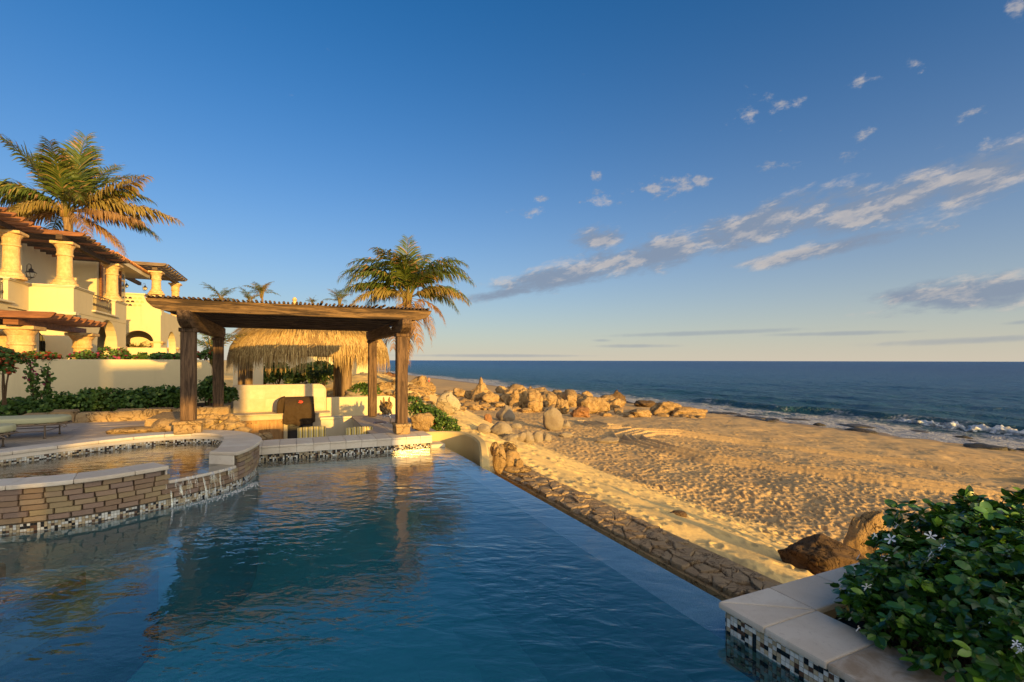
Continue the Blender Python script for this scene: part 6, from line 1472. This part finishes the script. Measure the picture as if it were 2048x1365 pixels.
# dark reef rocks along the waterline
m_ = [rock_mesh('reef_rock', 1, 1, 1, 1500 + k, 9, .16, 3, 'wet_rock', cut=(.6, .9)) for k in range(6)]
for k in range(64):
    v = 14 + 95 * rq.random() ** 1.3; u = 49.3 + rq.gauss(0, 1.2) + (3.0 if rq.random() < .25 else 0); p = W(u, v, 0); p.z = max(float(base_z(np.array([p.x]), np.array([p.y]))[0]), SEA_Z - .05)
    o = link('reef_rock', m_[k % 6], None, p); w = rq.uniform(.5, 1.7); o.scale = (w, w * rq.uniform(.4, .8), rq.uniform(.12, .32)); o.rotation_euler = (0, 0, RZ + 1.57 + rq.uniform(-.4, .4)); tag(o, ('small' if w < .8 else 'broad' if w < 1.2 else 'long') + ' wet reef rock ' + ('in the surf' if u > 51 else 'at the sand edge' if u < 49 else 'in the wash') + ' ' + ('at far right' if v < 20 else 'before the breaking wave' if v < 32 else 'left of the breaking wave' if v < 50 else 'midway along the shore' if v < 70 else 'towards the golden rock shelf' if v < 90 else 'behind the ridge end'), 'reef rock', 'dark reef rocks along the waterline')
# yellow boulders piled against the curved wall
PL = [(986, 1012, 893, 944, 'tall oval boulder against the curved wall, left of the pile'), (981, 999, 884, 912, 'narrow stone wedged between wall and pile'), (996, 1014, 888, 908, 'rounded stone at the back left of the pile'), (1006, 1022, 884, 906, 'stone on the top middle of the pile'),
      (1013, 1034, 887, 912, 'stone on the upper right of the pile'), (1012, 1040, 900, 928, 'large round boulder at the right of the pile'), (1008, 1030, 912, 934, 'squat stone in the middle of the pile'), (1032, 1047, 918, 938, 'small round stone at the right foot of the pile'), (999, 1012, 906, 918, 'little stone plugging the centre of the pile'), (1008, 1062, 932, 948, 'flat pale slab at the foot of the pile')]
for k, (x0, x1, yt, yb, lb) in enumerate(PL): B(x0, x1 , yt, yb, lb, name='boulder', Y=8.75 - (yb - 900) * .011, group='boulders piled at the end of the pool', m='golden_rock', facets=5, rough=.07, cut=(.75, .95), soft=.03, sink=.15, seed=700 + k, depth=.8)
# two rocks beyond the planter
B(1576, 1722, 1078, 1190, 'large rough brown rock beyond the planter corner', cat='rock', name='rock', Y=5.9, m='brown_rock', facets=12, rough=.10, cut=(.6, .9), sub=5, sink=.2, seed=801, depth=.8)
B(1686, 1790, 1022, 1200, 'tall pointed rock with a sunlit top beside the flowering hedge', cat='rock', name='rock', Y=7.0, m='golden_rock', facets=9, rough=.08, cut=(.7, .9), sub=5, sink=.1, seed=806, peak=.4, lean=(.10, 0), depth=.8)

# ---------------------------------------------------------------- someone far off on the sand
def person():
    p = ground(858, 770); p = Vector(((858 - CX) / FPX * p.y, p.y, p.z)); h = 1.7; t = thing('person', 'distant person in red shorts standing on the far sand', 'person', p, grid=False)
    J = [(0, 0, .95), (0, 0, 1.25), (0, 0, 1.42), (0, 0, 1.52), (0, 0, 1.66), (.10, 0, .90), (.12, -.02, .50), (.13, 0, .06), (.14, -.10, .03), (-.10, 0, .90), (-.12, .02, .50), (-.13, .04, .06), (-.14, -.06, .03), (.20, 0, 1.40), (.27, 0, 1.12), (.28, -.05, .86), (-.20, 0, 1.40), (-.27, 0, 1.12), (-.28, -.05, .86)]
    E = [(0, 1), (1, 2), (2, 3), (3, 4), (0, 5), (5, 6), (6, 7), (7, 8), (0, 9), (9, 10), (10, 11), (11, 12), (2, 13), (13, 14), (14, 15), (2, 16), (16, 17), (17, 18)]
    R_ = [.15, .14, .13, .06, .105, .10, .065, .04, .035, .10, .065, .04, .035, .06, .045, .03, .06, .045, .03]
    me = bpy.data.meshes.new('body'); me.from_pydata(J, E, []); o = link('body', me, t); o.location = (0, 0, 0); me.materials.append(MT['skin'])
    sk_ = o.modifiers.new('skin', 'SKIN'); 
    for v, r_ in zip(me.skin_vertices[0].data, R_): v.radius = (r_, r_)
    me.skin_vertices[0].data[0].use_root = True; o.modifiers.new('sub', 'SUBSURF').levels = 1
    MB().lathe([(.13, .55), (.18, .62), (.20, .80), (.185, 1.0), (.17, 1.02)], (0, 0, 0), 12).build('shorts', MT['red_cloth'], t, smooth=True, loc=(0, 0, 0))
    MB().lathe([(.10, 1.66), (.115, 1.72), (.08, 1.78), (.02, 1.80)], (0, 0, 0), 10).build('hair', MT['twig'], t, smooth=True, loc=(0, 0, 0))
bpy.context.view_layer.update()
def ensure_skin():
    pass
try:
    person()
except Exception as e:
    print('person failed', e)
# ---------------------------------------------------------------- the flowering hedge in the planter
r = np.random.default_rng(99)
HE = [(1775, 1195, 2.78, .25, .2), (1755, 1165, 2.95, .15, .13), (1818, 1122, 2.95, .24, .18), (1870, 1075, 3.0, .30, .22), (1950, 1075, 3.0, .34, .25), (2030, 1075, 3.05, .36, .28), (1745, 1235, 2.62, .14, .12),
      (1850, 1190, 2.62, .30, .24), (1930, 1180, 2.5, .30, .26), (2020, 1190, 2.4, .30, .28), (1830, 1265, 2.42, .17, .15), (1895, 1290, 2.30, .18, .15), (1985, 1320, 2.12, .17, .16), (2050, 1290, 2.1, .26, .24),
      (2100, 1180, 2.5, .34, .34), (2110, 1085, 2.9, .36, .32), (1735, 1200, 2.72, .12, .12)]
hb = W(3.3, 1.2, .12); ht = thing('flowering_hedge', 'dense dark green hedge with round glossy leaves and white star flowers', 'hedge', hb, grid=False)
E = []
for (px, py, Y, rr_, rz) in HE:
    q = at(px, py, Y); E.append((q.x - hb.x, q.y - hb.y, q.z - hb.z - .02, rr_ * .93, rr_ * .93, rz))
P, D, N, L, Wd = bush_leaves(r, E, 11500, .052, up=.7, wr=.36, inner=.5)
wp = P + np.array(hb[:]); dep = wp[:, 1]; px_ = CX + wp[:, 0] / dep * FPX; py_ = HY + (EYE - wp[:, 2]) / dep * FPX
keep = wp[:, 2] > .19; P, D, N, L, Wd, dep, px_, py_ = [a[keep] for a in (P, D, N, L, Wd, dep, px_, py_)]
# whorls: turn the leaves into rosettes round shared shoot tips
ns_ = len(P) // 7; own = np.arange(len(P)) // 7; own = np.minimum(own, ns_ - 1); tipi = own * 7
C = P[tipi] ; Nn = N[tipi] / np.linalg.norm(N[tipi], axis=1)[:, None]; a = (np.arange(len(P)) % 7) * 2.4 + r.uniform(0, .5, len(P)); T1 = np.cross(Nn, [0.3, .2, 1.0]); T1 /= np.linalg.norm(T1, axis=1)[:, None]; T2 = np.cross(Nn, T1)
D = T1 * np.cos(a)[:, None] + T2 * np.sin(a)[:, None] + Nn * r.uniform(.1, .7, len(P))[:, None]; P = C + D * .004 - Nn * (.012 * (np.arange(len(P)) % 7 % 3))[:, None]
L = L * r.uniform(.6, 1.25, ns_)[own]; N = Nn + r.normal(size=P.shape) * .25 - D * .2; Wd = L * r.uniform(.30, .42, len(P))
# the leaves that show largest become parts of their own
Ec = np.array(E); outness = np.min([np.linalg.norm((P - e[:3]) / e[3:], axis=1) for e in Ec], axis=0); inmost = np.min([np.linalg.norm((P - e[:3]) / e[3:], axis=1) - (np.arange(len(P)) < 0) for e in Ec], axis=0)
vis_ = (inmost > .97) & (px_ > 1660) & (px_ < 2040) & (py_ < 1360) & (py_ > 1000); Nf = N / np.linalg.norm(N, axis=1)[:, None]; V_ = -(P + np.array([hb.x, hb.y, hb.z - EYE])); V_ /= np.linalg.norm(V_, axis=1)[:, None]
score = np.where(vis_, L / dep * (0.2 + np.abs((Nf * V_).sum(1))), -1); big_ = np.argsort(-score)[:260]; big_ = big_[score[big_] > 0]
mask = np.ones(len(P), bool); mask[big_] = False
link('foliage', leaves_mesh('foliage', P[mask], D[mask], N[mask], L[mask], Wd[mask], [MT['hedge_leaf']]), ht)['kind'] = 'stuff'
def leaf_proto(k):
    n = 7; vs = []; f = []
    for i in range(n + 1):
        s = i / n; w = (.62, .72, .56)[k] * math.sin(math.pi * min(1, s * .93 + .05)) ** .62 * .5; w = .015 if i == 0 else (0.02 if i == n else w); z = .10 * math.sin(s * 2.6) - .08 * s * s
        vs += [(s, -w, z + .07), (s, 0, z), (s, w, z + .07)]
    for i in range(n): f += [(i * 3, i * 3 + 1, i * 3 + 4, i * 3 + 3), (i * 3 + 1, i * 3 + 2, i * 3 + 5, i * 3 + 4)]
    return np_mesh('leaf', vs, f, mats=[MT['big_leaf']], smooth=True)
LP = [leaf_proto(k) for k in range(3)]
for i in big_:
    o = link('leaf', LP[int(i) % 3], ht, P[i]); d = Vector(D[i]).normalized(); nn = Vector(N[i]); nn = (nn - d * nn.dot(d)).normalized()
    if nn.y > 0.2: nn = -nn
    s_ = d.cross(nn) * -1; o.rotation_euler = Matrix((d, nn.cross(d), nn)).transposed().to_euler(); l_ = L[i] * 1.12; o.scale = (l_, l_, l_)
b = MB()
for k in range(46):
    e = E[int(r.integers(len(E)))]; q = Vector(e[:3]) + Vector(r.normal(size=3)) * e[3] * .4; s0 = Vector((q.x * .75, q.y * .75, 0)); b.tube([s0, s0.lerp(q, .55) + Vector(r.normal(size=3)) * .03, q], [.008, .006, .003], 5)
b.build('stem', MT['twig'], ht, loc=(0, 0, 0))
# white stars
n = 5; vs = [(0, 0, 0)]; f = []
for k in range(n):
    a = 2 * math.pi * k / n
    for (rr_, da, z) in ((.35, -.32, .03), (.85, -.22, .10), (1.0, 0, .05), (.85, .26, .10), (.35, .30, .03)): vs.append((rr_ * math.cos(a + da), rr_ * math.sin(a + da), z))
    o = 1 + k * 5; f += [(0, o, o + 1, o + 2), (0, o + 2, o + 3, o + 4)]
fm = np_mesh('flower', vs, f, mats=[MT['petal_white']])
for (px, py, Y, s_) in ((1782, 1077, 2.72, .030), (1862, 1071, 2.70, .028), (1864, 1103, 2.52, .020), (1862, 1113, 2.52, .018), (1886, 1092, 2.5, .020), (1796, 1048, 2.75, .022), (1735, 1172, 2.52, .024), (1751, 1069, 2.80, .014), (1719, 1110, 2.85, .014), (2034, 1285, 1.95, .014), (1988, 1236, 2.1, .014), (1719, 1254, 2.5, .010), (2044, 1296, 1.95, .012)):
    o = link('flower', fm, ht, at(px, py, Y) - hb); o.rotation_euler = (rad(r.uniform(35, 75)), rad(r.uniform(-20, 20)), r.uniform(0, 6)); o.scale = (s_ * 1.1,) * 3
    MB().tube([(0, 0, 0), (0, .02, -.03)], .0025, 5).build('flower_tube', MT['petal_white'], ht, loc=at(px, py, Y) - hb)

# alike rocks next to one another are told apart by how near they are
def tell_apart():
    seen = {}
    for o in SC.objects:
        if o.parent is None and o.get('label') and o.get('group'): seen.setdefault(o['label'], []).append(o)
    num = ('', '', 'two', 'three', 'four', 'five', 'six')
    for l_, os_ in seen.items():
        if 1 < len(os_) < 7 and os_[0].get('category') in ('rock', 'reef rock'):
            os_.sort(key=lambda o: o.location.length)
            for k, o in enumerate(os_):
                w_ = 'nearer' if len(os_) == 2 and k == 0 else 'farther' if len(os_) == 2 else ('nearest', 'second nearest', 'third nearest', 'fourth nearest', 'fifth nearest', 'farthest')[k] if k < len(os_) - 1 else 'farthest'
                a_ = f'{l_}, {w_} of {num[len(os_)]}'; b_ = f'{l_}, {w_}'
                o['label'] = a_ if len(a_.split()) <= 16 else b_ if len(b_.split()) <= 16 else l_.replace(' just ', ' ').replace(' well ', ' ') + ', ' + w_
tell_apart()
